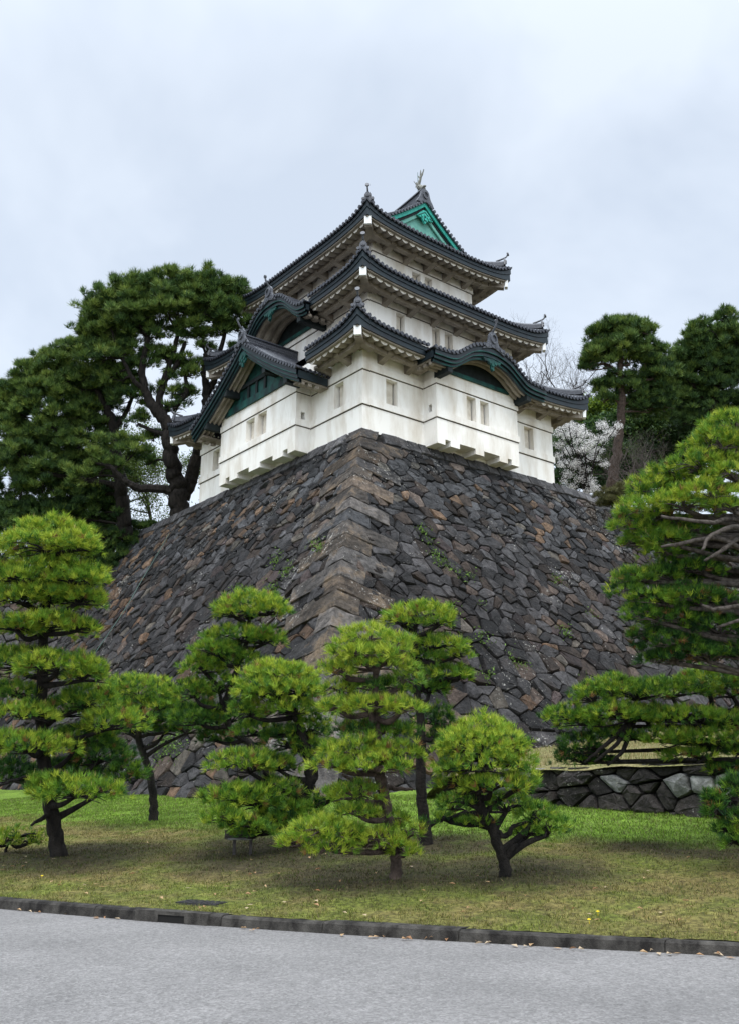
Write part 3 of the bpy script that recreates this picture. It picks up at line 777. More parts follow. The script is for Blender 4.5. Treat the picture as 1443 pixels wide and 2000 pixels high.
def sweep(mb, S, prof, gap=None, step=.45):
    for a, b in S.runs(gap):
        us = np.linspace(a, b, max(2, int((b-a)/step)+1)); P = []
        for u in us: P.append([S.low(min(max(u, d), S.ln-d), d, dz) for d, dz in prof+prof[:1]])
        mb.grid(NP(P)); n = len(prof)
        for row in (P[0], P[-1]): mb.add(row[:n], [tuple(range(n))])
def roof(name, rect, D, ze, sl, cv, amp, over, gaps, label, ulo=None, inner=None):
    x0, x1, y0, y1 = rect; SS = sides_of(x0, x1, y0, y1, ze, D, sl, cv, amp)
    base, tiles = MB(), MB()
    pieces = []
    for k, S in SS.items():
        gap = gaps.get(k); Dk = inner.get(k, D) if inner else D
        fas, trim, sof, beam = MB(), MB(), MB(), MB(); pieces.append((S, gap, fas, trim, sof, beam))
        lim = (lambda d: min(d, ulo)) if (ulo is not None and k in 'LF') else (lambda d: d)
        nd = max(5, int(Dk/.45)+1); nu = int(S.ln/.3); ds = np.linspace(0, Dk, nd)
        G = NP([[S.at(lim(d)+(S.ln-2*lim(d))*j/nu, d) for j in range(nu+1)] for d in ds])
        for i in range(nd-1):
            for j in range(nu):
                um = S.ln*(j+.5)/nu
                if gap and gap[0]+.15 < um < gap[1]-.15 and ds[i+1] < over+.25: continue
                base.add([G[i, j], G[i, j+1], G[i+1, j+1], G[i+1, j]], [(0, 1, 2, 3)])
        # drip edge and rows of round tiles
        for a, b in S.runs(gap):
            us = np.linspace(a, b, int((b-a)/.3)+2); base.grid(NP([[S.at(u, .0, -.0), S.at(u, .02, -.11)] for u in us]))
        nt = int(S.ln/TS); off = (S.ln-nt*TS)/2; Z = NP((0, 0, 1.))
        for i in range(nt+1):
            u = off+i*TS
            dm = min(Dk, u if not (ulo is not None and k in 'LF' and u > ulo) else Dk, (S.ln-u) if not (ulo is not None and k in 'LF' and S.ln-u > ulo) else Dk)
            d0 = -.02
            if gap and gap[0] < u < gap[1]: d0 = over+.2
            if dm-d0 < .15: continue
            q = np.linspace(d0, dm, max(2, int((dm-d0)/.5)+2))
            halftube(tiles, [S.at(u, d, -.005) for d in q], Z, S.e, .085)
            if d0 < 0:
                p = S.at(u, -.03, -.005+.0); tiles.disc(p+NP((0, 0, .01)), S.n, .098, .07, 10, (.7, .7, .75))
        sweep(fas, S, [(.07, -.11), (.07, -.30), (.11, -.30), (.11, -.54), (.22, -.54), (.22, -.11)], gap)
        sweep(trim, S, [(.17, -.541), (.17, -.61), (.46, -.61), (.46, -.541)], gap)
        # scalloped plaster rafters
        sp = .5; hw = .21
        def zs(d): return -.60+(d-.3)*.20
        for a, b in S.runs(gap, .05):
            us = []; u = a+.06
            while u+2*hw < b: us.append(u+hw); u += sp
            for c in us:
                dend = over
                dl = max(.34, min(c, S.ln-c, 99)*0+.34)
                lim_ = min(c, S.ln-c)
                if lim_ < .34: continue
                dout, din = .34, min(over+.02, lim_+.15) if lim_ < over else over+.02
                th = np.linspace(0, math.pi, 8)
                P = [[S.low(c+hw*math.cos(t), d, zs(d)-.165*math.sin(t)) for t in th] for d in (dout, (dout+din)/2, din)]
                sof.grid(NP(P)); sof.add(NP(P[0])-S.n*.012, [tuple(range(8))], (2.7, 2.95, 3.3)); sof.add(np.vstack([NP(P[0])-S.n*.012, NP(P[0])]), [(i, i+1, i+9, i+8) for i in range(7)], (2.7, 2.95, 3.3))  # rafter ends: same plaster, lightened in colour where they face the light
            P = [[S.low(min(max(u, d), S.ln-d), d, zs(d)) for d in (.30, over+.02)] for u in np.linspace(a, b, int((b-a)/.5)+2)]
            sof.grid(NP(P))
            # purlin under the rafters on outriggers
            if b-a > 1.2:
                du = over*.60; zb = zs(du)-.165
                m = max(1, round((b-a)/1.9)); L_a, L_b = max(a, du), min(b, S.ln-du)
                if L_b-L_a > .5:
                    for i in range(m):
                        c0, c1 = L_a+(L_b-L_a)*i/m+.17, L_a+(L_b-L_a)*(i+1)/m-.17
                        f = lambda u, d, z: S.low(u, d, z)
                        beam.hexa([f(c0, du-.13, zb-.2), f(c1, du-.13, zb-.2), f(c1, du+.13, zb-.2), f(c0, du+.13, zb-.2), f(c0, du-.13, zb), f(c1, du-.13, zb), f(c1, du+.13, zb), f(c0, du+.13, zb)])
                    for i in range(m+1):
                        c = L_a+(L_b-L_a)*i/m
                        f = lambda u, d, z: S.low(u, d, z)
                        beam.hexa([f(c-.16, du-.22, zb-.12), f(c+.16, du-.22, zb-.12), f(c+.16, over+.02, zb-.36), f(c-.16, over+.02, zb-.36), f(c-.16, du-.22, zb+.02), f(c+.16, du-.22, zb+.02), f(c+.16, over+.02, zb+.05), f(c-.16, over+.02, zb+.05)])
    rf = base.build(name, TILE, tower, smooth=False); rf['label'] = label
    tiles.build('round_tiles', TILE, rf, smooth=False)
    for S, gap, fas, trim, sof, beam in pieces:
        near = lambda p: gap is None or float((p-S.P) @ S.e) < (gap[0]+gap[1])/2
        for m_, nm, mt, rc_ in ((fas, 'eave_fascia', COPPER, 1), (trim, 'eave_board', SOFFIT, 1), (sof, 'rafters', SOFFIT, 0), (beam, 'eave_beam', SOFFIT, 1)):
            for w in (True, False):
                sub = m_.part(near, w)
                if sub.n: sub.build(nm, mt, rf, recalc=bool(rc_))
    # hips: beam below, ridge above, on each corner
    for cx_, cy_, sx, sy in ((x0, y0, 1, 1), (x1, y0, -1, 1), (x0, y1, 1, -1), (x1, y1, -1, -1)):
        S = SS['R' if cy_ == y0 else 'B']; q = lambda d, z: NP((cx_+sx*d, cy_+sy*d, z)); zt = ze+amp
        mb = MB(); mb.bar(q(.36, zt-.86), q(over+.1, zt-.86+(over-.36)*.2), .34, .42); mb.build('hip_beam', SOFFIT, rf)
        mb = MB(); mb.bar(q(.22, zt-.80), q(.34, zt-.79), .33, .43); mb.build('beam_end', WHITEEND, rf)
        Dh = inner.get('R', D) if inner else D
        ds = np.linspace(.30, Dh, 9); zr = [ze+sl*d+cv*d*d+(lift(d*.4, amp)+tip(d*.8))*max(0, 1-d/D) for d in ds]
        mb = MB(); pts = NP([q(d, z+.13+.10*max(0, 1-d/1.5)) for d, z in zip(ds, zr)])
        dg = NP((sx, sy, 0))/math.sqrt(2); sd = NP((-sy, sx, 0))/math.sqrt(2); Z = NP((0, 0, 1.))
        G = NP([[p+sd*.15-Z*.16, p+sd*.15+Z*.08, p+sd*.10+Z*.16, p+Z*.22, p-sd*.10+Z*.16, p-sd*.15+Z*.08, p-sd*.15-Z*.16] for p in pts]); mb.grid(G); mb.add(G[0], [tuple(range(7))])
        hr = mb.build('hip_ridge', TILE, rf)
        # demon tile with its two side scrolls, and the horn tile curling up over it
        mb = MB(); p = pts[0]-dg*.04
        poly = [p+sd*a+Z*b for a, b in ((-.30, -.16), (-.27, .0), (-.19, .06), (-.17, .22), (-.09, .34), (0, .38), (.09, .34), (.17, .22), (.19, .06), (.27, .0), (.30, -.16))]
        mb.prism(poly, dg*.09)
        mb.disc(p-dg*.03+Z*.16, dg, .115, .07, 12); mb.disc(p-dg*.045+Z*.16, dg, .062, .07, 10)
        for a in (-1, 1): mb.disc(p-dg*.02+sd*a*.24-Z*.06, dg, .08, .07, 10)
        horn, hr_ = spline([pts[0]+dg*.50+Z*.22, pts[0]+dg*.2+Z*.33, pts[0]-dg*.08+Z*.46, pts[0]-dg*.18+Z*.62], [.06, .055, .045, .04], 4)
        mb.tube(horn, hr_, 8); mb.disc(horn[-1]-dg*.02+Z*.04, dg*1.0-Z*.35, .115, .07, 12)
        mb.build('ridge_end_tile', TILEEND, hr)
    return rf, SS
AMP = .36
# ground roof: gaps where the gables stand
OV1 = 1.56; g1 = {'R': (2.66+OV1, 10.42+OV1), 'L': (2.55+OV1, 12.85+OV1)}
roof1, S1S = roof('lower_roof', (-OV1, WX+OV1, -OV1, WY+OV1), OV1+S2, 21.43, .5, .03, AMP, OV1, g1, 'lowest skirt roof with a curved gable and a pointed gable')
OV2 = 1.62; g2_ = {'L': (4.36+.17, 10.88+.17)}
roof2, S2S = roof('middle_roof', (-.17, WX+.17, -.17, WY+.17), .17+S3, 25.58, .5, .03, AMP, OV2, g2_, 'middle skirt roof with one curved gable')

# --- gables
def gable(name, label, side, ctr, rs, zs_, of, ob, wall_o, wall_top, board, kind, run_end):
    """profile z(r) swept from the front board (of) back into the main roof (ob); o is measured out from the wall plane"""
    e, n = (R_ if side == 'R' else L_); Z = NP((0, 0, 1.)); hw = rs[-1]
    g = thing(name, None, None, tuple(e*ctr+n*of+Z*zs_[0])); g.parent = tower; g.location = g.location-tower.location; g['label'] = label
    def prof(r):
        r = abs(r)
        if kind == 'curved':                                   # smooth interpolation
            i = min(max(np.searchsorted(rs, r)-1, 0), len(rs)-2); t = min(max((r-rs[i])/(rs[i+1]-rs[i]), 0), 1.0)
            sl = lambda k: 0 if k == 0 else (zs_[min(k+1, len(rs)-1)]-zs_[k-1])/(rs[min(k+1, len(rs)-1)]-rs[k-1])
            h = rs[i+1]-rs[i]; a, b, c, d = zs_[i], zs_[i+1], sl(i)*h, sl(i+1)*h
            return a*(2*t**3-3*t*t+1)+c*(t**3-2*t*t+t)+b*(-2*t**3+3*t*t)+d*(t**3-t*t)
        return float(np.interp(r, rs, zs_))
    pt = lambda r, o, dz=0.0: e*(ctr+r)+n*o+Z*(prof(r)+dz)
    rr_ = np.linspace(-hw, hw, 61)
    # roof skin
    mb = MB(); G = NP([[pt(r, o) for r in rr_] for o in (of, (of+ob)/2, ob)]); mb.grid(G); mb.grid(NP([[pt(r, of) for r in rr_], [pt(r, of, -.10) for r in rr_]]))
    rf = mb.build('gable_roof', TILE, g)
    mb = MB(); L = 0; last = None; step = TS
    if kind == 'curved':
        acc = np.concatenate([[0], np.cumsum(np.hypot(np.diff(rr_), np.diff([prof(r) for r in rr_])))])
        for k in range(int(acc[-1]/step)+1):
            r = float(np.interp(k*step, acc, rr_)); d = prof(r+.02)-prof(r-.02); t_ = (e*.04+Z*d); t_ /= np.linalg.norm(t_); nn = np.cross(n, t_); nn = nn if nn[2] > 0 else -nn
            halftube(mb, [pt(r, of+.02), pt(r, ob)], nn, t_, .085); mb.disc(pt(r, of+.02)+nn*.015, n, .098, .08, 10, (1.0, 1.0, 1.0))
    else:
        for sgn in (-1, 1):
            o = of-.55
            while o > ob:
                q = np.linspace(.12, hw+.03, 14); halftube(mb, [pt(sgn*r, o) for r in q], Z, n, .085)
                mb.disc(pt(sgn*(hw+.03), o, .01), e*sgn, .098, .07, 10, (1.0, 1.0, 1.0)); o -= TS
            acc_r = np.linspace(.2, hw, int(hw*1.16/TS))
            for r in acc_r:
                d = prof(r+.02)-prof(r-.02); t_ = (e*sgn*.04+Z*d); t_ /= np.linalg.norm(t_); nn = np.cross(n, t_); nn = nn if nn[2] > 0 else -nn
                halftube(mb, [pt(sgn*r, of+.02), pt(sgn*r, of-.42)], nn, t_, .08); mb.disc(pt(sgn*r, of+.02)+nn*.015, n, .096, .08, 10, (1.0, 1.0, 1.0))
    mb.build('round_tiles', TILE, rf)
    # bargeboard in three receding mouldings
    mb, ed = MB(), MB(); c0_ = 0
    th = board
    def bt(r): return 1.0+.18*(1-min(1, abs(r)/hw)) if kind == 'curved' else 1.0
    for a, b, oo in ((-.10, -.10-th*.42, of-.04), (-.10-th*.40, -.10-th*.75, of-.12), (-.10-th*.73, -.10-th, of-.22)):
        P = NP([[pt(r, o2, dz*bt(r)) for r in rr_] for o2, dz in ((oo, a), (oo, b), (oo-.14, b), (oo-.14, a), (oo, a))]); mb.grid(P)
        P = NP([[pt(r, o2, dz*bt(r)) for r in rr_] for o2, dz in ((oo+.004, b+.05), (oo+.014, b+.015), (oo+.004, b-.004))]); ed.grid(P)
    bb = mb.build('bargeboard', COPPER if kind == 'curved' else COPPER, g); ed.build('board_edge', VERD, bb)
    # plaster rafters under the verge, following the curve
    mb = MB(); lo_ = -.10-th*.80; w0 = of-.30; wd = (w0-wall_o)
    nr = 3 if wd > .7 else 2
    q = np.linspace(-hw+.15, hw-.15, 41)
    for i in range(nr):
        o0 = w0-wd*(i+.12)/nr; o1 = w0-wd*(i+.88)/nr; om = (o0+o1)/2
        P = NP([[pt(r, o, dz) for r in q] for o, dz in ((o0, lo_+.02), (o0-.04, lo_-.12), (om, lo_-.17), (o1+.04, lo_-.12), (o1, lo_+.02))]); mb.grid(P)
    mb.grid(NP([[pt(r, o, lo_+.0) for r in q] for o in (w0, wall_o)])); mb.build('verge_rafters', SOFFIT, g, recalc=False)
    # tympanum
    tym = MB(); q = [r for r in rr_ if prof(r)+lo_-.05 > wall_top]
    P = NP([[e*(ctr+r)+n*(wall_o+.02)+Z*wall_top for r in q], [pt(r, wall_o+.02, lo_+.10) for r in q]]); tym.grid(P)
    ty = tym.build('tympanum', VERD if kind != 'curved' else DARKWOOD, g)
    mb = MB(); x0, x1 = q[0], q[-1]
    f = lambda a, o, z: e*(ctr+a)+n*o+Z*z
    def bx(m, a0, a1, o0, o1, z0, z1): m.hexa([f(a0, o0, z0), f(a1, o0, z0), f(a1, o1, z0), f(a0, o1, z0), f(a0, o0, z1), f(a1, o0, z1), f(a1, o1, z1), f(a0, o1, z1)])
    bx(mb, x0*.97, x1*.97, wall_o+.022, wall_o+.11, wall_top-.10, wall_top+(.10 if kind == 'curved' else .30))
    mb.build('sill_beam', VERD, ty)
    if kind != 'curved':
        mb = MB(); zb = wall_top+1.0; w_ = float(np.interp(zb+.75, [zs_[-1], zs_[0]], [hw, 0]))*.86
        bx(mb, -w_, w_, wall_o+.022, wall_o+.14, zb, zb+.22)
        for a in (-w_*.5, 0, w_*.5): bx(mb, a-.09, a+.09, wall_o+.022, wall_o+.10, wall_top+.2, zb)
        mb.build('tie_beam', DARKWOOD, ty)
    # purlin ends carrying the verge
    mb = None
    for r in run_end:
        for sgn in (-1, 1):
            mb = MB(); zc = prof(r)+lo_-.20; bx(mb, sgn*r-.15, sgn*r+.15, wall_o-.05, of-.24, zc-.2, zc+.2); mb.build('purlin_end', DARKWOOD, g)
    # hanging carved pendant
    mb = MB(); pz = prof(0)-(.10+th)*1.18-.02 if kind == 'curved' else prof(0)-.10-th*.9
    op = of-.10; s_ = 1.0 if kind == 'curved' else 1.05
    sh = [(-.62, .10), (-.5, -.06), (-.36, -.02), (-.26, -.16), (-.12, -.20), (-.09, -.42), (0, -.52), (.09, -.42), (.12, -.20), (.26, -.16), (.36, -.02), (.5, -.06), (.62, .10), (.3, .12), (0, .16), (-.3, .12)]
    if kind != 'curved': sh = [(-.20, .1), (-.34, -.12), (-.22, -.26), (-.34, -.42), (-.2, -.56), (-.1, -.5), (-.05, -.72), (.05, -.72), (.1, -.5), (.2, -.56), (.34, -.42), (.22, -.26), (.34, -.12), (.20, .1)]
    mb.prism([e*(ctr+a*s_)+n*op+Z*(pz+b*s_) for a, b in sh], -n*.09)
    for a, b, r in ((0, -.16, .10), (-.2, -.32 if kind != 'curved' else -.06, .08), (.2, -.32 if kind != 'curved' else -.06, .08), (0, -.42, .07)): mb.disc(e*(ctr+a)+n*(op+.02)+Z*(pz+b), n, r, .06, 10)
    mb.build('pendant', VERD, g)
    # flat eave returns at both feet
    for sgn in (-1, 1):
        mb, wb = MB(), MB(); zf = prof(hw)
        bx(mb, sgn*(hw-.05), sgn*(hw+.02), of-.16, .12, zf-.10-th*.62, zf-.10)
        mb.build('eave_return', COPPER, g)
        bx(wb, sgn*(hw-.75), sgn*(hw-.07), of-.40, .02, zf-.18-th*.62, zf-.08-th*.62)
        for i in range(4):
            oo = of-.5-i*.42
            if oo < wall_o-.5: break
            bx(wb, sgn*(hw-.10), sgn*(hw-.32), oo-.11, oo+.11, zf-.34-th*.62, zf-.181-th*.62)
        wb.build('return_bracket', SOFFIT, g)
    # ridge with its end tile and horn
    mb = MB(); zr = prof(0); big = 1.0 if kind != 'curved' else .72
    q = np.linspace(of-.02, ob, 7); G = NP([[e*(ctr+a)+n*o+Z*(zr+b*big) for a, b in ((-.20, -.12), (-.20, .30), (-.26, .32), (-.24, .40), (-.1, .47), (.1, .47), (.24, .40), (.26, .32), (.20, .30), (.20, -.12))] for o in q]); mb.grid(G); mb.add(G[0], [tuple(range(10))])
    rg = mb.build('gable_ridge', TILE, g)
    if kind != 'curved':
        for sgn in (-1, 1):
            mb = MB(); o = of-.45
            while o > ob+.3:
                for zz in (.06, .18): mb.disc(e*(ctr+sgn*.205)+n*(o+(.06 if zz > .1 else 0))+Z*(zr+zz), e*sgn, .055, .02, 8)
                o -= .13
            mb.build('ridge_fretwork', TILEEND, rg)
    mb = MB(); p = e*ctr+n*(of+.04)+Z*(zr+.08)
    b_ = 1.15 if kind != 'curved' else 1.25
    poly = [p+e*a*b_+Z*b*b_ for a, b in ((-.62, -.32), (-.46, -.12), (-.34, -.02), (-.26, .16), (-.22, .40), (-.12, .54), (0, .60), (.12, .54), (.22, .40), (.26, .16), (.34, -.02), (.46, -.12), (.62, -.32), (.3, -.2), (0, -.12), (-.3, -.2))]
    mb.prism(poly, -n*.12)
    th_ = np.linspace(0, 2*math.pi, 17)
    mb.grid(NP([[p+n*oo+e*.15*k*b_*math.cos(t)+Z*(.26+.18*k*math.sin(t))*b_ for t in th_] for k, oo in ((1.25, .0), (1.2, .07), (.85, .07), (.8, .0))]))
    for a in (-1, 1): mb.disc(p+e*a*.42*b_-Z*.14*b_, n, .10, .1, 10)
    hp, hr_ = spline([p+Z*.5*b_-n*.25, p+Z*.62*b_, p+n*.16+Z*.78*b_, p+n*.22+Z*.95*b_], [.07, .06, .05, .045], 4); mb.tube(hp, hr_, 8); mb.disc(hp[-1]+Z*.03, n-Z*.3, .10, .07, 12)
    mb.build('ridge_end_tile', TILEEND, rg)
    return g
gable('curved_gable', 'undulating curved gable over the right bay', 'R', 6.54, [0, .7, 1.35, 1.8, 2.35, 2.8, 3.9], [22.30, 22.22, 21.98, 21.68, 21.30, 21.16, 21.10], 2.12, -1.42, .95, 20.78, .55, 'curved', [2.75])
rL = np.linspace(0, 5.15, 12); zL_ = [20.42+3.33*((1-r/5.15)*.80+.20*(1-r/5.15)**2) for r in rL]
gable('pointed_gable', 'steep pointed gable over the left bay', 'L', 7.70, list(rL), zL_, 2.0, -1.42, .90, 20.78, .62, 'pointed', [1.9, 3.9])
gable('curved_gable', 'undulating curved gable on the middle roof', 'L', 7.62, [0, .7, 1.35, 2.05, 2.56, 3.0, 3.36], [26.72, 26.66, 26.36, 25.74, 25.34, 25.20, 25.17], .48, -2.9, -1.38, 25.10, .52, 'curved', [2.6])

# --- hipped and gabled top roof
E0, E1_ = 1.20, WX-1.20; EY0, EY1 = 1.20, WY-1.20; HALF = (E1_-E0)/2; GY = 1.95
roof3, S3S = roof('top_roof', (E0, E1_, EY0, EY1), HALF, 29.70, .45, .04, AMP, 1.70, {}, 'uppermost hipped and gabled roof with verdigris gable and fish finials', ulo=GY-.45, inner={'R': GY, 'B': GY, 'L': HALF, 'F': HALF})
def zroof(x): d = HALF-abs(x-WX/2); return 29.70+.45*d+.04*d*d
for yg, sy in ((EY0+GY, -1), (EY1-GY, 1)):
    g = thing('top_gable', None, None, (WX/2, yg, 31)); g.parent = tower; g.location = g.location-tower.location; g['label'] = 'bright verdigris gable end of the top roof'
    hw = 2.75; q = np.linspace(-hw, hw, 41); Z = NP((0, 0, 1.)); Y = lambda y, x, z: NP((WX/2+x, y, z))
    def strip(m, y0, y1, a, b, q=q):
        P = NP([[Y(y, x, zroof(WX/2+x)+dz) for x in q] for y, dz in ((y0, a), (y0, b), (y1, b), (y1, a), (y0, a))]); m.grid(P)
    yo = yg+sy*.42
    mb = MB(); strip(mb, yo, yo-sy*.08, -.05, -.32); mb.build('bargeboard', MINT, g)
    mb = MB(); strip(mb, yo-sy*.12, yo-sy*.20, -.30, -.50); mb.build('shadow_board', DARKWOOD, g)
    mb = MB(); strip(mb, yo-sy*.17, yo-sy*.26, -.48, -.74); mb.build('inner_board', MINT2, g)
    mb = MB(); zb = 30.55; qq = [x for x in q if zroof(WX/2+x)-.4 > zb]
    mb.grid(NP([[Y(yg+sy*.10, x, zb) for x in qq], [Y(yg+sy*.10, x, zroof(WX/2+x)-.3) for x in qq]])); mb.build('tympanum', MINT2, g)
    mb = MB(); za = zroof(WX/2)-.70; yy_ = yo-sy*.02
    mb.prism([Y(yy_, a, za+b) for a, b in ((-.10, .12), (-.42, -.18), (-.60, -.38), (-.40, -.42), (-.25, -.40), (-.14, -.60), (0, -.74), (.14, -.60), (.25, -.40), (.40, -.42), (.60, -.38), (.42, -.18), (.10, .12))], NP((0, -sy*.10, 0)))
    for a, b in ((0, -.2), (-.22, -.3), (.22, -.3), (0, -.48)): mb.disc(Y(yy_+sy*.03, a, za+b), NP((0, sy, 0)), .075, .06, 9)
    pn = mb.build('pendant', MINT, g)
    mb = MB()
    for a, b, c, d in ((-.5, -.36, 0, .0), (.5, -.36, 0, 0), (-.1, -.62, .0, -.15), (.1, -.62, 0, -.15)): mb.bar(Y(yy_+sy*.012, a, za+b), Y(yy_+sy*.012, c, za+d), .03, .03)
    mb.build('carved_line', DARKWOOD, pn)
    # verge tiles along the rake
    mb = MB(); yv = yo+sy*.10
    strip(mb, yv, yv-sy*.62, .02, -.06)
    s_ = 0
    for sgn in (-1, 1):
        x = .18
        while x < hw+1.0:
            d = (zroof(WX/2+sgn*(x+.02))-zroof(WX/2+sgn*(x-.02))); t_ = NP((sgn*.04, 0, d)); L_n = np.linalg.norm(t_); t_ /= L_n; nn = NP((-t_[2]*1.0, 0, t_[0])); nn = nn if nn[2] > 0 else -nn
            p = Y(yv+sy*.03, sgn*x, zroof(WX/2+sgn*x)+.02); halftube(mb, [p, p-NP((0, sy*.55, 0))], nn, t_, .085); mb.disc(p+nn*.015, NP((0, sy, 0)), .098, .08, 10, (1.0, 1.0, 1.0)); x += TS*.04/L_n
        G = NP([[Y(yg-sy*.22+o, sgn*x, zroof(WX/2+sgn*x)+h) for o, h in ((-.13, -.02), (-.13, .22), (0, .31), (.13, .22), (.13, -.02))] for x in np.linspace(.2, hw+.7, 12)]); mb.grid(G)
    mb.build('verge_tiles', TILE, g)
# main ridge, its end tiles, and a fish finial at either end
zr = zroof(WX/2); yA, yB = EY0+GY-.42, EY1-GY+.42
mb = MB(); q = np.linspace(yA, yB, 17); dip = lambda y: .28*abs((y-WY/2)/(yB-WY/2))**2.2
G = NP([[NP((WX/2+a, y, zr+b+dip(y))) for a, b in ((-.22, -.3), (-.22, .34), (-.30, .37), (-.28, .46), (-.12, .54), (.12, .54), (.28, .46), (.30, .37), (.22, .34), (.22, -.3))] for y in q]); mb.grid(G); mb.add(G[0], [tuple(range(10))]); mb.add(G[-1], [tuple(range(10))])
ridge = mb.build('main_ridge', TILE, roof3)
for y, sy in ((yA, -1), (yB, 1)):
    n = NP((0., sy, 0)); e = NP((1., 0, 0)); Z = NP((0, 0, 1.)); p = NP((WX/2, y+sy*.06, zr+.22))
    mb = MB(); b_ = 1.1
    mb.prism([p+e*a*b_+Z*b*b_ for a, b in ((-.60, -.40), (-.46, -.16), (-.36, -.02), (-.30, .16), (-.26, .36), (-.14, .48), (0, .52), (.14, .48), (.26, .36), (.30, .16), (.36, -.02), (.46, -.16), (.60, -.40), (.2, -.3), (-.2, -.3))], -n*.14)
    th_ = np.linspace(0, 2*math.pi, 17); mb.grid(NP([[p+n*oo+e*.16*k*math.cos(t)+Z*(.16+.20*k*math.sin(t)) for t in th_] for k, oo in ((1.25, .0), (1.2, .07), (.85, .07), (.8, .0))]))
    mb.build('ridge_end_tile', TILEEND, ridge)
    f = thing('fish_finial', None, None, (WX/2, y-sy*.35, zr+.8)); f.parent = tower; f.location = f.location-tower.location; f['label'] = 'tail-up bronze fish on the ridge end'
    c = NP((WX/2, y-sy*.30, zr+.62+dip(y)))
    sp_, rr2 = spline([c+n*.18+Z*.02, c+n*.02+Z*.16, c-n*.16+Z*.30, c-n*.20+Z*.52, c-n*.06+Z*.76, c+n*.06+Z*.95], [.12, .17, .16, .11, .07, .03], 5)
    mb = MB(); mb.tube(sp_, rr2, 9)
    mb.add([c+n*.18+Z*.10, c+n*.40+Z*.03, c+n*.34-Z*.02, c+n*.16-Z*.10], [(0, 1, 2, 3)]); mb.tube([c+n*.16+Z*.08, c+n*.30+Z*.13, c+n*.40+Z*.08], [.10, .08, .04], 7)
    mb.tube([c+n*.16-Z*.02, c+n*.28-Z*.04, c+n*.36-Z*.06], [.07, .05, .03], 7)
    mb.build('fish_body', BRONZE, f, smooth=True)
    mb = MB(); t0 = sp_[-6]
    for a, b, w in ((.30, .55, .07), (.02, .66, .06), (-.22, .42, .06)):
        mb.prism([t0-e*.02, t0+n*a*.4+Z*b*.45+n*w, t0+n*a+Z*b, t0+n*a*.45+Z*b*.5-n*w], e*.05)
    mb.build('tail_fin', BRONZE, f)
    for sgn in (-1, 1):
        mb = MB(); b0 = sp_[7]+e*sgn*.13; mb.prism([b0, b0+e*sgn*.22+Z*.12-n*.05, b0+e*sgn*.30+Z*.30-n*.1, b0+e*sgn*.12+Z*.20-n*.12], n*.03); mb.build('side_fin', BRONZE, f)
    mb = MB()
    for i in (8, 12, 16):
        b0 = sp_[i]-n*.10; mb.prism([b0, b0-n*.20+Z*.10, b0-n*.16+Z*.24, b0+Z*.12], e*.03)
    mb.build('back_fin', BRONZE, f)
rod = MB(); pb = NP((WX/2-.02, yA+.55, zr+.5)); rod.tube([pb, pb+NP((0, 0, 1.75))], [.022, .014], 6); o = rod.build('lightning_rod', simple('green_rod', (.06, .14, .11), rough=.5), tower)

# ------------------------------------------------------------------ vegetation
FWH = NP((math.sin(YAW), math.cos(YAW), 0.)); UPZ = NP((0, 0, 1.))
def unit(a): return a/(np.linalg.norm(a, axis=-1, keepdims=True)+1e-9)
def needles(C, D, n, L, w, spread, cols, r):
    """n thin blades fanned round each tuft direction D at C -> triangle soup"""
    m = len(C); D = unit(D)
    A = unit(np.cross(D, r.normal(0, 1, (m, 3)))); B = np.cross(D, A)
    th = r.uniform(0, 6.283, (m, n)); k = spread*np.sqrt(r.random((m, n)))
    d = D[:, None]*np.cos(k)[..., None]+(A[:, None]*np.cos(th)[..., None]+B[:, None]*np.sin(th)[..., None])*np.sin(k)[..., None]
    ln = L*r.uniform(.7, 1.15, (m, n))*(np.ones(m)[:, None])
    s = unit(np.cross(d, r.normal(0, 1, (m, n, 3))))*w
    root = C[:, None]+d*(L*.08)+r.normal(0, L*.10, (m, n, 3))
    V = np.stack([root-s, root+s, root+d*ln[..., None]], 2).reshape(-1, 3)
    cc = cols[:, None]*r.uniform(.75, 1.25, (m, n, 1)); cc = np.repeat(cc.reshape(-1, 3), 3, 0)
    return V, cc
def lump(P, r, amp=.16):
    """low-frequency swelling of a crown outline"""
    o = np.ones(len(P))
    for _ in range(4):
        k = r.normal(0, 2.6, 3); o += amp*.5*np.sin(P @ k+r.uniform(0, 6.28))
    return o
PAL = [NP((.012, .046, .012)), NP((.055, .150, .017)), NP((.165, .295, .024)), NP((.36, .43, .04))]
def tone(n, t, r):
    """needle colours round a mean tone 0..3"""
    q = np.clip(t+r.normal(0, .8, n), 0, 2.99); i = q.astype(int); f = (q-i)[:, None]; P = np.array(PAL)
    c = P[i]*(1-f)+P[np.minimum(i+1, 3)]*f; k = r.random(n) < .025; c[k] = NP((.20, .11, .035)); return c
def padtufts(c, rx, ry, rz, dens, t, r, low=-.2):
    area = 2*math.pi*((rx*ry)**1.6*.33+(rx*rz)**1.6*.33+(ry*rz)**1.6*.33)**(1/1.6)
    n = max(30, int(area*dens)); z = r.uniform(low, 1, n)**1.0; a = r.uniform(0, 6.283, n); h = np.sqrt(1-z*z)
    S = np.stack([h*np.cos(a), h*np.sin(a), z], 1)
    rad = r.uniform(.70, 1.03, n)*lump(S*1.3, r)
    W3 = lambda q: q[:, :1]*_rt+q[:, 1:2]*FWH+q[:, 2:]*UPZ
    P = c+W3(S*NP((rx, ry, rz))*rad[:, None])
    Nn = unit(W3(S/NP((rx, ry, rz))))
    D = unit(Nn*.75+UPZ*.6+r.normal(0, .38, (n, 3)))
    return P, D, tone(n, t, r)
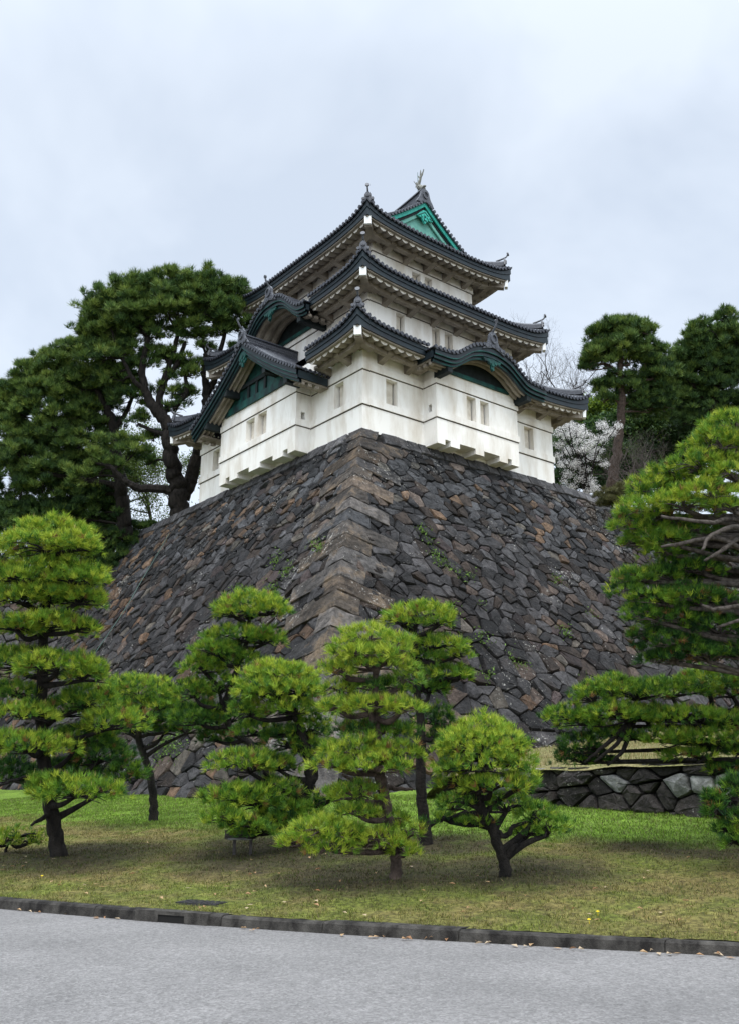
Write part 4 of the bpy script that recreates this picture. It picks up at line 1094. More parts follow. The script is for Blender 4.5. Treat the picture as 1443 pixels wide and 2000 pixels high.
def twigs(mb, root, targets, r0, r):
    for q in targets:
        m = (root+q)/2+r.normal(0, .08, 3)*np.linalg.norm(q-root)+UPZ*.04
        P, R = spline([root, m, q], [r0, r0*.6, r0*.25], 3); mb.tube(P, R, 4, None, False)

def topiary(name, label, u, v, trunk, pads, dens=190, L=.115, nn=17, tn=1.9, seed=1, group=None, depth=None, w=.0055, kd=.85, kl=1.05, cat='pine tree', bark=None, candle=.05, stubs=(), rootflare=True, spread=.85, shag=0.0):
    """cloud-pruned pine: trunk as (px, py, radius m, depth offset), pads as (px, py, half width, half height in px, depth offset, tone offset)"""
    r = np.random.default_rng(seed); dens *= kd; L *= kl; w *= 1.0; nn = int(nn*1.25)
    if depth is None:
        d0, base = ghit(u, v)
    else: d0, base = depth, atd(u, v, depth)
    t = thing(name, label, cat, tuple(base), group)
    TP = [base-UPZ*.12]+[atd(a, b, d0+dd) for a, b, _, dd in trunk]; TR = [trunk[0][2]*1.15]+[q[2]*.88 for q in trunk]
    P, R = spline(TP, TR, 6, .10); mb = MB(); mb.tube(P, R, 10)
    V, C = [], []
    br = mb
    for a, b, ru, rv, dd, dt in pads:
        c = atd(a, b, d0+dd); sc = (d0+dd)/1800; rx, rz = ru*sc*1.0, rv*sc*1.0; dt = dt*1.5 if dt < 0 else dt*1.15; ry = min(rx, 1.3)*r.uniform(.75, .95)  # lower pads: older needles, with their shade put into the tone
        c = c-UPZ*rz*.3; rz *= 1.12
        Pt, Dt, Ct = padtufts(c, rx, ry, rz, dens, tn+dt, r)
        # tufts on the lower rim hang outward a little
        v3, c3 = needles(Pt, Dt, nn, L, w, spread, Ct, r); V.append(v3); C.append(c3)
        k = r.random(len(Pt)) < candle*(Dt[:, 2] > .75)
        if k.any():
            v3, c3 = needles(Pt[k]+UPZ*L*.45, np.tile(UPZ, (k.sum(), 1)), 2, L*.75, w*.9, .12, np.tile(NP((.42, .34, .13)), (k.sum(), 1)), r); V.append(v3); C.append(c3)
        # limb from the trunk to the pad, then a fan of twigs below the needles
        j = np.argmin(np.linalg.norm(P-(c-UPZ*rz*.9), axis=1)+np.where(P[:, 2] > c[2]+.1*rz, 5, 0)); j = max(j, 2)
        hub = c-UPZ*rz*.12+(P[j]-c)*.12
        mid = (P[j]+hub)/2+r.normal(0, .05, 3)-UPZ*.03
        lp, lr = spline([P[j], mid, hub], [min(R[j]*.7, .075), .045, .03], 4); br.tube(lp, lr, 6, None, False)
        tg = Pt[r.choice(len(Pt), min(len(Pt), 16), False)]*.85+c*.15-UPZ*rz*.25
        twigs(br, hub, tg, .018, r)
    for st in stubs:
        q = [atd(a, b, d0+dd) for a, b, dd in st]; q[0] = P[np.argmin(np.linalg.norm(P-q[0], axis=1))]; lp, lr = spline(q, np.linspace(.05, .02, len(q)), 5, .2); br.tube(lp, lr, 6)
    tr = mb.build('trunk', bark or BARK, t, smooth=True)
    V = np.vstack(V); mk('crown', V, np.arange(len(V)).reshape(-1, 3), NEEDLE, t, np.vstack(C))
    return t
G1 = 'cloud pruned pines on the lawn'
topiary('layered_pine', 'tallest cloud pruned pine on the lawn, many flat tiers, at the left edge', 118, 1674,
    [(112, 1640, .15, 0), (100, 1575, .14, 0), (86, 1480, .13, .1), (82, 1390, .12, .2), (84, 1290, .10, .1), (88, 1215, .085, 0), (98, 1140, .06, 0), (104, 1060, .04, 0)],
    [(102, 1040, 82, 34, 0, .55), (88, 1068, 98, 22, -.25, .5), (150, 1062, 52, 28, -.35, .5), (100, 1118, 112, 24, .1, .2), (150, 1130, 64, 20, -.4, .3), (45, 1130, 60, 20, -.3, .35), (98, 1165, 104, 22, 0, .35), (40, 1170, 52, 18, -.4, .4), (160, 1168, 48, 20, -.3, .3),
     (98, 1222, 98, 20, 0, .4), (25, 1222, 60, 20, -.3, .3), (160, 1225, 36, 16, -.3, .3), (120, 1300, 88, 30, -.2, .3), (30, 1290, 70, 32, .1, .1), (175, 1318, 45, 22, -.3, .2), (30, 1350, 50, 22, .2, -.1), (175, 1365, 58, 30, .3, -.1),
     (40, 1392, 66, 24, -.4, .3), (135, 1385, 62, 26, .5, -.4), (220, 1408, 62, 34, .2, .3), (55, 1455, 85, 32, -.5, .2), (160, 1440, 70, 32, .6, -.6), (200, 1470, 60, 36, .7, -.7), (245, 1508, 46, 26, .7, -.5), (140, 1500, 60, 26, .8, -.8),
     (25, 1510, 56, 34, .4, -.9), (152, 1542, 96, 30, -.7, .1), (100, 1530, 50, 22, -.6, 0)], seed=3, tn=1.85, group=G1, dens=200,
    stubs=[[(98, 1582, 0), (80, 1600, -.3), (62, 1612, -.5)], [(88, 1515, 0), (40, 1520, -.1), (0, 1535, -.2)]])
topiary('young_pine', 'sparse yellowish low pine branchlets at the far left behind the big trunk', 10, 1668, [(14, 1655, .03, 0), (24, 1640, .025, 0), (30, 1630, .02, 0)],
    [(40, 1628, 44, 14, 0, .2), (8, 1640, 36, 16, -.2, .1), (62, 1642, 24, 12, .1, .3)], seed=31, dens=45, nn=12)
topiary('dome_pine', 'slender pine with one rounded head and bare leaning trunk, second from the left', 302, 1603,
    [(301, 1575, .115, 0), (297, 1530, .105, 0), (285, 1485, .10, 0), (272, 1445, .09, 0), (276, 1410, .07, 0), (280, 1370, .05, 0)],
    [(272, 1345, 76, 30, 0, .3), (225, 1362, 40, 30, -.2, .1), (320, 1368, 36, 34, -.2, .1), (278, 1385, 70, 34, -.3, -.2), (262, 1420, 56, 18, .2, -.6), (330, 1415, 36, 24, .2, -.6), (375, 1412, 52, 32, .1, -.5), (352, 1380, 30, 24, .2, -.2)], seed=4, tn=1.6, group=G1, dens=170, L=.13, nn=15,
    stubs=[[(276, 1440, 0), (318, 1432, 0), (345, 1436, 0)], [(272, 1440, 0), (245, 1432, 0)]])
topiary('tiered_pine', 'pine with a domed tuft on top of drooping dark tiers, left of the wall corner', 545, 1622,
    [(542, 1590, .10, 0), (530, 1540, .095, 0), (520, 1500, .09, 0), (492, 1455, .085, 0), (452, 1425, .08, 0), (440, 1375, .07, 0), (462, 1310, .06, 0), (482, 1255, .05, 0), (488, 1200, .04, 0)],
    [(490, 1178, 70, 26, 0, .45), (455, 1196, 42, 16, -.2, .3), (530, 1192, 36, 18, -.2, .35), (470, 1242, 70, 22, 0, .05), (520, 1248, 40, 22, .1, -.2), (425, 1268, 50, 24, -.2, 0), (395, 1300, 46, 24, -.1, .1), (460, 1290, 60, 26, .2, -.3), (375, 1348, 44, 26, -.1, .1), (430, 1340, 56, 28, .1, -.3), (385, 1398, 56, 34, .1, -.5), (450, 1395, 50, 30, .3, -.7), (420, 1440, 40, 20, .3, -.8)], seed=5, tn=1.75, group=G1, dens=190)
topiary('bushy_pine', 'broad pine with a bright round crown just left of the wall corner', 588, 1650,
    [(589, 1620, .165, 0), (590, 1590, .16, 0), (592, 1560, .15, 0), (606, 1520, .12, 0), (600, 1465, .10, 0), (580, 1400, .08, 0), (560, 1350, .06, 0)],
    [(543, 1312, 72, 30, 0, .65), (505, 1340, 48, 34, -.25, .4), (585, 1342, 46, 32, -.2, .35), (545, 1350, 76, 30, -.3, .2), (480, 1385, 32, 30, -.1, .1), (575, 1385, 66, 22, -.2, .2), (600, 1420, 46, 26, .1, -.2), (500, 1425, 46, 26, .2, -.3), (560, 1445, 56, 28, .2, -.4), (610, 1465, 46, 30, .1, -.1), (475, 1488, 66, 30, -.5, .2), (540, 1490, 48, 26, -.1, -.1), (455, 1555, 60, 28, -.8, .1), (500, 1560, 62, 34, -.6, -.1), (440, 1595, 44, 22, -1.2, .2), (530, 1600, 40, 28, -.6, -.1), (480, 1610, 46, 18, -1.2, .1), (560, 1590, 52, 30, -.4, -.1), (600, 1585, 40, 26, -.3, -.2), (500, 1622, 44, 18, -.9, .1), (540, 1540, 46, 26, -.3, -.1), (650, 1555, 40, 24, -.3, 0)], seed=6, tn=1.7, group=G1, dens=185,
    stubs=[[(580, 1545, 0), (550, 1530, -.1), (515, 1510, -.3)], [(598, 1540, 0), (618, 1520, 0), (618, 1495, 0)]])
topiary('layered_pine', 'pale layered pine with flat tiers on a thin trunk, front of the middle group', 772, 1717,
    [(772, 1690, .085, 0), (768, 1650, .08, 0), (756, 1590, .08, 0), (748, 1545, .085, 0), (742, 1510, .09, 0), (736, 1440, .075, 0), (733, 1370, .06, 0), (732, 1310, .045, 0), (726, 1250, .03, 0)],
    [(720, 1243, 60, 26, 0, .6), (685, 1268, 44, 24, -.15, .5), (770, 1262, 42, 26, -.15, .45), (724, 1278, 66, 18, -.25, .35), (725, 1300, 86, 18, 0, .4), (665, 1312, 34, 14, -.2, .4), (790, 1325, 34, 20, .1, .1), (735, 1340, 70, 18, .3, -.5), (660, 1345, 32, 18, .1, .1), (722, 1378, 98, 20, -.05, .5), (785, 1385, 44, 18, -.25, .5), (655, 1382, 36, 16, -.2, .45), (735, 1425, 80, 22, .3, -.6), (700, 1462, 86, 26, -.2, .35), (775, 1470, 60, 24, -.1, .3), (650, 1492, 46, 16, -.4, .4), (728, 1495, 80, 20, -.4, .3), (690, 1548, 56, 24, 0, .2), (620, 1618, 66, 28, -.3, .45), (680, 1625, 44, 20, -.2, .3), (580, 1645, 36, 18, -.4, .45), (740, 1640, 50, 26, -.25, .45), (790, 1660, 36, 20, -.1, .3), (640, 1652, 60, 26, -.35, .4), (700, 1588, 46, 20, -.1, .2), (800, 1625, 30, 16, 0, .2), (765, 1600, 40, 16, .2, .1)], seed=7, tn=1.95, group=G1, dens=230, L=.10, nn=16, w=.0042, bark=BARKRED,
    stubs=[[(748, 1540, 0), (700, 1528, .1), (668, 1512, .1)], [(752, 1600, 0), (735, 1590, -.1), (728, 1570, -.1)], [(745, 1535, 0), (770, 1540, .1), (805, 1542, .2)]])
topiary('tiered_pine', 'pine behind the pale layered one, bright dome top leaning right', 831, 1647,
    [(829, 1615, .115, 0), (824, 1560, .105, 0), (820, 1510, .10, 0), (822, 1440, .085, 0), (815, 1360, .07, 0), (808, 1300, .06, 0), (812, 1240, .045, 0)],
    [(820, 1196, 64, 22, 0, .6), (780, 1212, 36, 16, -.2, .4), (858, 1214, 30, 16, -.2, .4), (850, 1258, 64, 20, 0, .2), (895, 1278, 24, 16, -.1, .2), (830, 1285, 48, 16, .1, -.1), (865, 1318, 56, 22, 0, 0), (905, 1318, 20, 16, 0, 0), (840, 1345, 46, 18, .1, -.2), (850, 1400, 40, 26, .2, -.7), (870, 1440, 40, 26, .2, -.7), (890, 1570, 40, 22, .3, -.3)], seed=8, tn=1.75, group=G1, dens=190)
topiary('round_pine', 'small round headed pine with leaning trunk, right of the middle group', 986, 1711,
    [(984, 1685, .085, 0), (972, 1650, .08, 0), (955, 1605, .08, 0), (938, 1575, .075, 0), (930, 1540, .07, 0), (938, 1490, .055, 0), (945, 1440, .04, 0)],
    [(940, 1424, 66, 32, 0, .55), (898, 1448, 44, 34, -.2, .4), (985, 1446, 46, 34, -.2, .4), (942, 1455, 88, 34, -.3, .35), (880, 1485, 38, 30, -.1, .2), (1010, 1480, 40, 32, -.1, .3), (945, 1492, 92, 30, -.4, .2), (890, 1525, 46, 26, -.1, 0), (1020, 1520, 38, 28, -.1, .1), (960, 1532, 80, 24, -.3, .1), (905, 1560, 40, 18, .1, -.4), (990, 1570, 60, 22, .2, -.4), (1045, 1590, 48, 26, .2, -.35), (1080, 1612, 40, 26, .1, -.3), (1030, 1625, 42, 18, .2, -.5), (930, 1605, 46, 14, .1, -.4), (865, 1600, 34, 12, .2, -.4)], seed=9, tn=1.95, group=G1, dens=240, L=.09, nn=15, w=.0042,
    stubs=[[(962, 1620, 0), (990, 1632, 0), (1000, 1615, 0), (1030, 1605, .1)], [(945, 1590, 0), (905, 1588, .1), (875, 1600, .1)]])
# right-hand pines whose trunks stand outside the frame
topiary('spreading_pine', 'large old pine reaching in from the right edge with bright drooping boughs', 1560, 1720,
    [(1560, 1600, .22, 0), (1545, 1400, .2, .1), (1540, 1200, .18, .2), (1520, 1050, .14, .2), (1500, 930, .11, .2), (1470, 850, .08, .2)],
    [(1430, 830, 64, 28, 0, 0.30), (1400, 862, 64, 32, -0.1, 0.40), (1350, 905, 59, 25, -0.1, 0.30), (1395, 905, 53, 25, 0, 0.30), (1300, 930, 49, 21, 0.2, 0.20), (1340, 940, 49, 21, 0.2, 0.20), (1425, 925, 59, 25, -0.4, 0.60), (1370, 962, 68, 25, -0.4, 0.55), (1310, 985, 66, 22, -0.3, 0.50), (1265, 955, 47, 25, 0.2, 0.10), (1250, 995, 47, 28, 0, 0.10), (1225, 1025, 36, 21, 0.1, 0.00), (1270, 1040, 53, 25, 0.1, 0.00), (1300, 1055, 49, 21, -0.1, 0.10), (1290, 1015, 53, 19, 0.1, 0.10), (1420, 990, 38, 17, -0.5, 0.40), (1340, 1040, 51, 15, 0.3, -0.40), (1290, 1078, 36, 15, 0, 0.10), (1390, 1040, 64, 22, 0.6, -0.50), (1420, 1080, 53, 25, 0.6, -0.50), (1228, 1128, 38, 19, 0.1, -0.05), (1225, 1155, 43, 19, 0.1, -0.55), (1280, 1125, 64, 21, 0.2, -0.35), (1350, 1112, 64, 21, 0.2, -0.55), (1270, 1172, 47, 19, 0, -0.05), (1255, 1200, 38, 22, 0, -0.45), (1340, 1165, 74, 26, 0.1, -0.45), (1310, 1205, 71, 26, 0.2, -0.55), (1400, 1175, 59, 26, 0.1, -0.55), (1390, 1225, 74, 28, 0.2, -0.65), (1300, 1255, 64, 25, 0.2, -0.75), (1360, 1275, 86, 25, 0.3, -0.75), (1430, 1270, 53, 25, 0.2, -0.65), (1290, 1285, 47, 13, 0.3, -0.75), (1330, 1130, 71, 23, 1, -0.95), (1400, 1130, 55, 23, 0.9, -0.85), (1300, 1180, 63, 23, 1, -1.05), (1420, 1200, 47, 23, 0.9, -0.95), (1330, 1235, 71, 21, 0.9, -1.05), (1410, 1255, 47, 21, 0.9, -1.05), (1380, 985, 55, 17, 0.8, -0.30), (1300, 1030, 63, 17, 0.9, -0.50), (1230, 1060, 26, 17, 0.1, 0.00), (1420, 1050, 52, 29, 0.9, -0.70), (1340, 1090, 70, 17, 0.7, -0.60), (1430, 880, 44, 26, 0.2, 0.20), (1290, 960, 44, 19, 0.3, 0.10), (1250, 1240, 26, 16, 0.2, -0.55), (1520, 820, 70, 30, 0, .3), (1590, 880, 70, 28, .2, .2), (1640, 960, 70, 28, 0, .1), (1560, 780, 50, 26, 0, .3), (1680, 1060, 70, 28, .2, 0), (1640, 1160, 70, 28, -.2, -.1), (1690, 1250, 64, 26, .2, -.2), (1540, 930, 60, 26, .8, 0), (1600, 1050, 60, 26, .8, -.2)], depth=13.5, seed=10, tn=1.75, dens=250, L=.10, nn=17, w=.0045, bark=BARKPALE, candle=.06,
    stubs=[[(1535, 1150, .2), (1470, 1085, -.2), (1400, 1052, -.6), (1330, 1062, -.6), (1290, 1068, -.5)], [(1520, 1060, .2), (1443, 1015, -.3), (1380, 1020, -.7), (1290, 1008, -.6)], [(1540, 1100, .2), (1470, 1040, -.1), (1415, 1072, -.6), (1375, 1095, -.7)], [(1520, 1050, .2), (1440, 1030, -.5), (1390, 1045, -.7), (1370, 1075, -.8)], [(1545, 1230, .2), (1460, 1185, -.2), (1400, 1190, -.5), (1370, 1182, -.5)], [(1545, 1250, .2), (1470, 1210, -.2), (1400, 1225, -.4)]])
topiary('spreading_pine', 'low wide pine bough from the right edge hanging over the boulder wall', 1600, 1640,
    [(1600, 1560, .18, 0), (1580, 1470, .15, 0), (1540, 1410, .11, 0), (1480, 1390, .08, 0), (1400, 1392, .06, 0), (1320, 1400, .045, 0), (1240, 1400, .035, 0)],
    [(1190, 1342, 64, 26, 0, .2), (1150, 1362, 40, 26, -.1, .1), (1240, 1350, 60, 28, 0, .1), (1100, 1395, 44, 20, -.1, .1), (1130, 1410, 50, 20, 0, -.1), (1190, 1395, 70, 26, -.2, .2), (1310, 1345, 70, 26, .1, .1), (1380, 1330, 70, 26, .1, .1), (1430, 1345, 50, 30, 0, 0), (1260, 1395, 60, 24, .1, -.1), (1200, 1435, 60, 18, .1, -.3), (1130, 1455, 44, 28, .1, -.6), (1115, 1480, 36, 22, .1, -.8), (1160, 1480, 34, 14, .2, -.8), (1340, 1400, 76, 24, -.3, .2), (1300, 1440, 56, 20, -.4, .2), (1370, 1440, 76, 24, -.4, .2), (1420, 1410, 50, 26, -.3, .1), (1340, 1475, 50, 14, -.4, .1), (1430, 1465, 40, 20, -.3, -.1), (1415, 1500, 40, 14, -.2, -.3), (1520, 1350, 60, 26, 0, .1), (1600, 1330, 70, 26, 0, .1), (1680, 1370, 60, 26, .1, 0), (1660, 1430, 56, 22, 0, -.1)], depth=15.5, seed=12, tn=1.5, dens=220, L=.10, nn=17, w=.0048, candle=.03,
    stubs=[[(1240, 1420, -.1), (1205, 1450, -.3), (1160, 1488, -.4)], [(1240, 1425, -.1), (1215, 1465, -.3), (1185, 1495, -.3)], [(1230, 1420, 0), (1180, 1455, -.3), (1140, 1490, -.3)], [(1480, 1400, 0), (1400, 1465, -.4), (1360, 1490, -.5)]])
topiary('low_pine', 'dark low pine bough at the lower right edge above the turf', 1520, 1690, [(1515, 1640, .09, 0), (1490, 1600, .07, 0), (1440, 1585, .05, 0), (1410, 1590, .035, 0)],
    [(1430, 1560, 40, 24, 0, -.5), (1405, 1582, 28, 16, -.1, -.4), (1440, 1600, 36, 20, -.1, -.5), (1415, 1620, 28, 14, -.1, -.2), (1438, 1645, 26, 16, -.2, -.2), (1390, 1560, 20, 12, 0, -.6), (1436, 1530, 30, 16, .1, -.5)], seed=13, tn=1.4, dens=170, depth=12.5)


# --- trees round the tower
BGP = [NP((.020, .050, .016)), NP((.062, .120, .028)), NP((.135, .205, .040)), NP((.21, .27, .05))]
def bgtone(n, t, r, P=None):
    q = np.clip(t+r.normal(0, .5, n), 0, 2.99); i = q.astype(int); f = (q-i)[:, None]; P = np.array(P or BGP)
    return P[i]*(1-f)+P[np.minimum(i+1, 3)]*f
def atz(u, v, z):
    q = ray(u, v); return EYE+q*((z-EYE[2])/q[2])
def crown(blobs, d0, r, dens, L, nn, w, spread, t0, P=None, sub=.25, updir=.8, kind='needle'):
    """big blobs break up into many small clumps, each clump a cluster of tufts"""
    V, C = [], []
    for a, b, ru, rv, dd, dt in blobs:
        c = atd(a, b, d0+dd); sc = (d0+dd)/1800; R3 = NP((ru*sc, min(ru*sc, 3.0)*.8, rv*sc*1.2))
        n = max(4, int(dens*R3[0]*R3[2])); S = unit(r.normal(0, 1, (n, 3))); S[:, 2] = np.where(S[:, 2] < -.35, -S[:, 2], S[:, 2])
        rad = r.uniform(.35, 1.0, n)**.6*lump(S*1.6, r, .2)*r.uniform(.85, 1.12, n)
        cc = S*R3*rad[:, None]; cc = c+cc[:, :1]*_rt+cc[:, 1:2]*FWH+cc[:, 2:]*UPZ
        for k in range(n):
            ct = r.normal(0, .5); m = int(r.integers(12, 26)); q = unit(r.normal(0, 1, (m, 3))); q[:, 2] = np.abs(q[:, 2])*1.2-.35
            s_ = sub*r.uniform(.6, 1.4)
            Pt = cc[k]+q*NP((s_*1.05, s_*1.05, s_*.95))*r.uniform(.6, 1, (m, 1))
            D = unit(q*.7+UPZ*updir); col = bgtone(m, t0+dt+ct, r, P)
            if kind == 'needle': v3, c3 = needles(Pt, D, nn, L, w, spread, col, r)
            else: v3, c3 = leaves(Pt, D, nn, L, col, r)
            V.append(v3); C.append(c3)
    return np.vstack(V), np.vstack(C)
def leaves(P, D, n, L, cols, r):
    m = len(P); c = P[:, None]+r.normal(0, L*1.1, (m, n, 3)); d = unit(D[:, None]*.5+r.normal(0, .8, (m, n, 3))); s = unit(np.cross(d, r.normal(0, 1, (m, n, 3))))
    l = L*r.uniform(.6, 1.2, (m, n, 1)); V = np.stack([c-d*l*.5-s*l*.28, c-d*l*.5+s*l*.28, c+d*l*.6], 2).reshape(-1, 3)
    k = cols[:, None]*r.uniform(.7, 1.3, (m, n, 1)); return V, np.repeat(k.reshape(-1, 3), 3, 0)
def footz(p): return 16.7 if p[1] < 24 or p[0] > 6 else 12.2
def bigtree(name, label, d0, base, limbs, blobs, seed, dens=9, L=.30, nn=9, w=.022, spread=.75, t0=1.0, P=None, sub=.24, group=None, bark=None, kind='needle', cat='pine tree', reach=True, mat=None):
    """limbs: first is the trunk; each a list of (px, py, radius, depth offset)"""
    r = np.random.default_rng(seed); b = atd(*base, d0); blobs = list(blobs)+[(q[-1][0], q[-1][1]-5, 22, 15, q[-1][3], 0) for q in limbs[1:]]
    t = thing(name, label, cat, tuple(b), group); mb, br = MB(), MB(); allp = []
    for i, lm_ in enumerate(limbs):
        P_, R_2 = spline([atd(a, c, d0+dd) for a, c, _, dd in lm_], [q[2] for q in lm_], 6, .12)
        if i == 0: zf = footz(P_[0]); P_ = np.vstack([[P_[0][0], P_[0][1], zf], P_]) if P_[0][2] > zf+.05 else P_; R_2 = np.concatenate([[R_2[0]*1.1], R_2]) if len(P_) > len(R_2) else R_2
        (mb if i == 0 else br).tube(P_, R_2, 9 if i == 0 else 7); allp.append(np.hstack([P_, R_2[:, None]]))
    if reach:
        AP = np.vstack(allp)
        for a, c, ru, rv, dd, dt in blobs:
            q = atd(a, c+rv*.2, d0+dd); k = np.argmin(np.linalg.norm(AP[:, :3]-q, axis=1)+np.where(AP[:, 2] > q[2]+.3, 3, 0)); p = AP[k, :3]
            m = (p+q)/2+r.normal(0, .15, 3); R0 = min(AP[k, 3]*.6, .09); lp, lr = spline([p, m, q], [R0, R0*.7, R0*.35], 4, .3); br.tube(lp, lr, 5, None, False)
            for _ in range(5):
                e_ = q+_rt*r.normal(0, ru*d0/1800*.5)+UPZ*r.normal(.1, rv*d0/1800*.5)+FWH*r.normal(0, .5); twigs(br, lp[r.integers(3, len(lp))], [e_], R0*.35, r)
    tr = mb.build('trunk', bark or BARK, t, smooth=True)
    if br.n: br.build('branches', bark or BARK, tr)
    V, C = crown(blobs, d0, r, dens*(1.75 if kind == 'needle' else 1.6), L*(1.2 if kind == 'needle' else 1), nn, w, spread, t0, P, sub, kind=kind); mk('crown', V, np.arange(len(V)).reshape(-1, 3), mat or NEEDLE, t, C)
    return t
GL = 'old pines behind the left end of the wall'
dL = 56.0
bigtree('black_pine', 'great old pine left of the tower, thick forked trunk at the wall top', dL, (352, 1003),
    [[(352, 1010, .62, 0), (350, 965, .58, 0), (341, 920, .50, 0), (332, 870, .45, 0), (330, 832, .40, 0), (305, 800, .34, 0), (285, 765, .26, 0), (278, 715, .2, 0), (290, 660, .15, 0)],
     [(358, 975, .45, .3), (376, 930, .42, .6), (388, 880, .36, .8), (402, 820, .32, .8), (406, 770, .30, .8), (400, 730, .2, .6), (402, 690, .16, .5)], [(406, 770, .26, .8), (420, 740, .2, .6), (428, 700, .16, .6), (440, 650, .12, .5)],
     [(345, 962, .30, 0), (310, 955, .27, -.4), (268, 952, .24, -.8), (240, 935, .18, -1), (215, 910, .14, -1.2), (190, 905, .1, -1.2)], [(330, 832, .30, 0), (312, 790, .24, .3), (322, 745, .2, .4), (335, 700, .16, .4), (350, 650, .12, .4)], [(322, 745, .18, .4), (345, 715, .16, .4), (362, 670, .12, .3)], [(318, 800, .2, .4), (345, 790, .16, .4), (365, 765, .14, .3), (360, 720, .1, .3)], [(285, 765, .16, 0), (260, 740, .14, -.3), (240, 700, .1, -.3)], [(330, 850, .16, 0), (300, 842, .13, .2), (270, 828, .1, .2)]],
    [(240, 583, 52, 28, 0, .45), (320, 715, 44, 22, .8, -.3), (360, 780, 30, 18, .8, -.3), (250, 780, 40, 30, .8, -.4), (300, 860, 30, 16, .9, -.3), (390, 720, 26, 14, .7, -.2), (330, 610, 130, 62, .8, -.2), (230, 640, 80, 70, .8, -.2), (420, 600, 80, 50, .8, -.2), (185, 640, 30, 50, .5, .1), (265, 566, 30, 18, 0, .4), (350, 556, 34, 16, 0, .4), (415, 560, 34, 16, 0, .3), (215, 700, 60, 50, .8, -.3), (200, 605, 30, 30, 0, .2), (290, 570, 42, 26, .3, .4), (335, 555, 46, 26, 0, .4), (395, 560, 48, 28, 0, .3), (450, 575, 40, 26, .4, .3), (480, 595, 30, 26, .4, .2), (260, 615, 60, 30, -.6, .3), (330, 605, 56, 30, -.8, .3), (400, 605, 56, 30, -.4, .2), (455, 625, 44, 26, 0, .1), (220, 645, 44, 28, -.4, .3), (285, 655, 44, 24, .2, .1), (170, 650, 26, 24, .3, .2), (430, 650, 30, 18, .3, 0), (375, 645, 40, 18, .4, 0), (480, 650, 22, 22, .4, 0), (160, 690, 34, 28, .3, .3), (200, 700, 46, 28, -.2, .35), (250, 690, 36, 22, .2, .2), (345, 735, 22, 12, .2, -.2), (375, 730, 18, 10, .2, -.2), (355, 765, 24, 12, .2, -.3), (310, 765, 20, 12, .3, -.3), (330, 700, 22, 14, .5, -.1), (240, 745, 36, 18, .2, -.2), (470, 690, 22, 20, .6, -.1), (430, 600, 40, 30, .6, 0), (345, 800, 26, 12, .3, -.4), (300, 625, 60, 30, .2, .2), (370, 580, 50, 30, .3, .2), (240, 610, 50, 34, .4, .1), (430, 630, 44, 26, .3, .1), (200, 665, 40, 30, .5, .1), (265, 720, 34, 20, .4, -.1), (400, 660, 26, 16, .3, 0), (215, 735, 40, 24, .5, -.1), (300, 690, 26, 14, .4, -.1), (260, 885, 44, 20, -.5, .3), (225, 870, 32, 16, -.5, .2), (215, 910, 30, 14, -1, .1), (165, 935, 34, 20, -1, .4), (195, 925, 30, 12, -1, .2), (290, 905, 24, 10, 0, -.3)], 21, dens=11, t0=1.35, group=GL)
bigtree('black_pine', 'dense pine at the far left edge, darker and lower than the forked one', 58, (245, 1040),
    [[(246, 1050, .5, 0), (242, 1000, .45, 0), (236, 950, .42, 0), (228, 890, .36, 0), (222, 830, .3, 0), (200, 780, .2, 0), (180, 740, .14, 0)], [(228, 900, .24, 0), (200, 880, .2, -.3), (160, 860, .14, -.5), (110, 840, .1, -.5)], [(236, 950, .24, 0), (180, 940, .2, -.3), (120, 930, .14, -.5), (60, 920, .1, -.5)], [(222, 840, .18, 0), (250, 800, .14, .2), (262, 760, .1, .2)]],
    [(110, 715, 46, 28, 0, .4), (100, 800, 100, 80, .8, -.2), (40, 1035, 90, 50, .8, -.5), (130, 1040, 90, 50, .9, -.6), (80, 930, 100, 90, .9, -.5), (190, 820, 50, 70, .8, -.4), (190, 920, 50, 50, .8, -.5), (125, 692, 30, 18, .2, .4), (60, 728, 26, 18, .1, .3), (20, 762, 26, 20, .1, .3), (10, 830, 30, 60, .4, 0), (180, 1000, 70, 50, .9, -.6), (150, 700, 36, 26, .4, .3), (75, 735, 40, 28, .2, .4), (40, 770, 40, 28, .3, .3), (100, 770, 56, 30, -.4, .4), (160, 755, 44, 30, -.2, .2), (55, 815, 56, 32, -.2, .2), (120, 825, 56, 30, -.5, .3), (175, 840, 40, 26, .3, 0), (195, 745, 36, 30, .2, .2), (130, 735, 40, 24, .1, .3), (205, 870, 34, 24, .5, -.4), (60, 780, 44, 28, .1, .3), (175, 800, 36, 24, .2, .1), (15, 800, 26, 28, .2, .2), (20, 850, 46, 32, 0, .2), (85, 870, 60, 30, -.5, .1), (150, 870, 44, 26, -.5, .1), (35, 900, 56, 30, -.3, .2), (100, 920, 60, 28, -.6, .2), (155, 905, 36, 20, 0, -.1), (20, 950, 50, 32, 0, -.1), (80, 965, 60, 30, 0, -.3), (140, 965, 50, 26, .3, -.4), (195, 960, 36, 20, .4, -.5), (30, 1010, 60, 34, .4, -.5), (100, 1015, 60, 34, .4, -.6), (170, 1010, 50, 30, .5, -.6), (215, 990, 30, 24, .6, -.6), (215, 790, 20, 20, .3, -.3)], 22, dens=11, t0=1.25, group=GL)
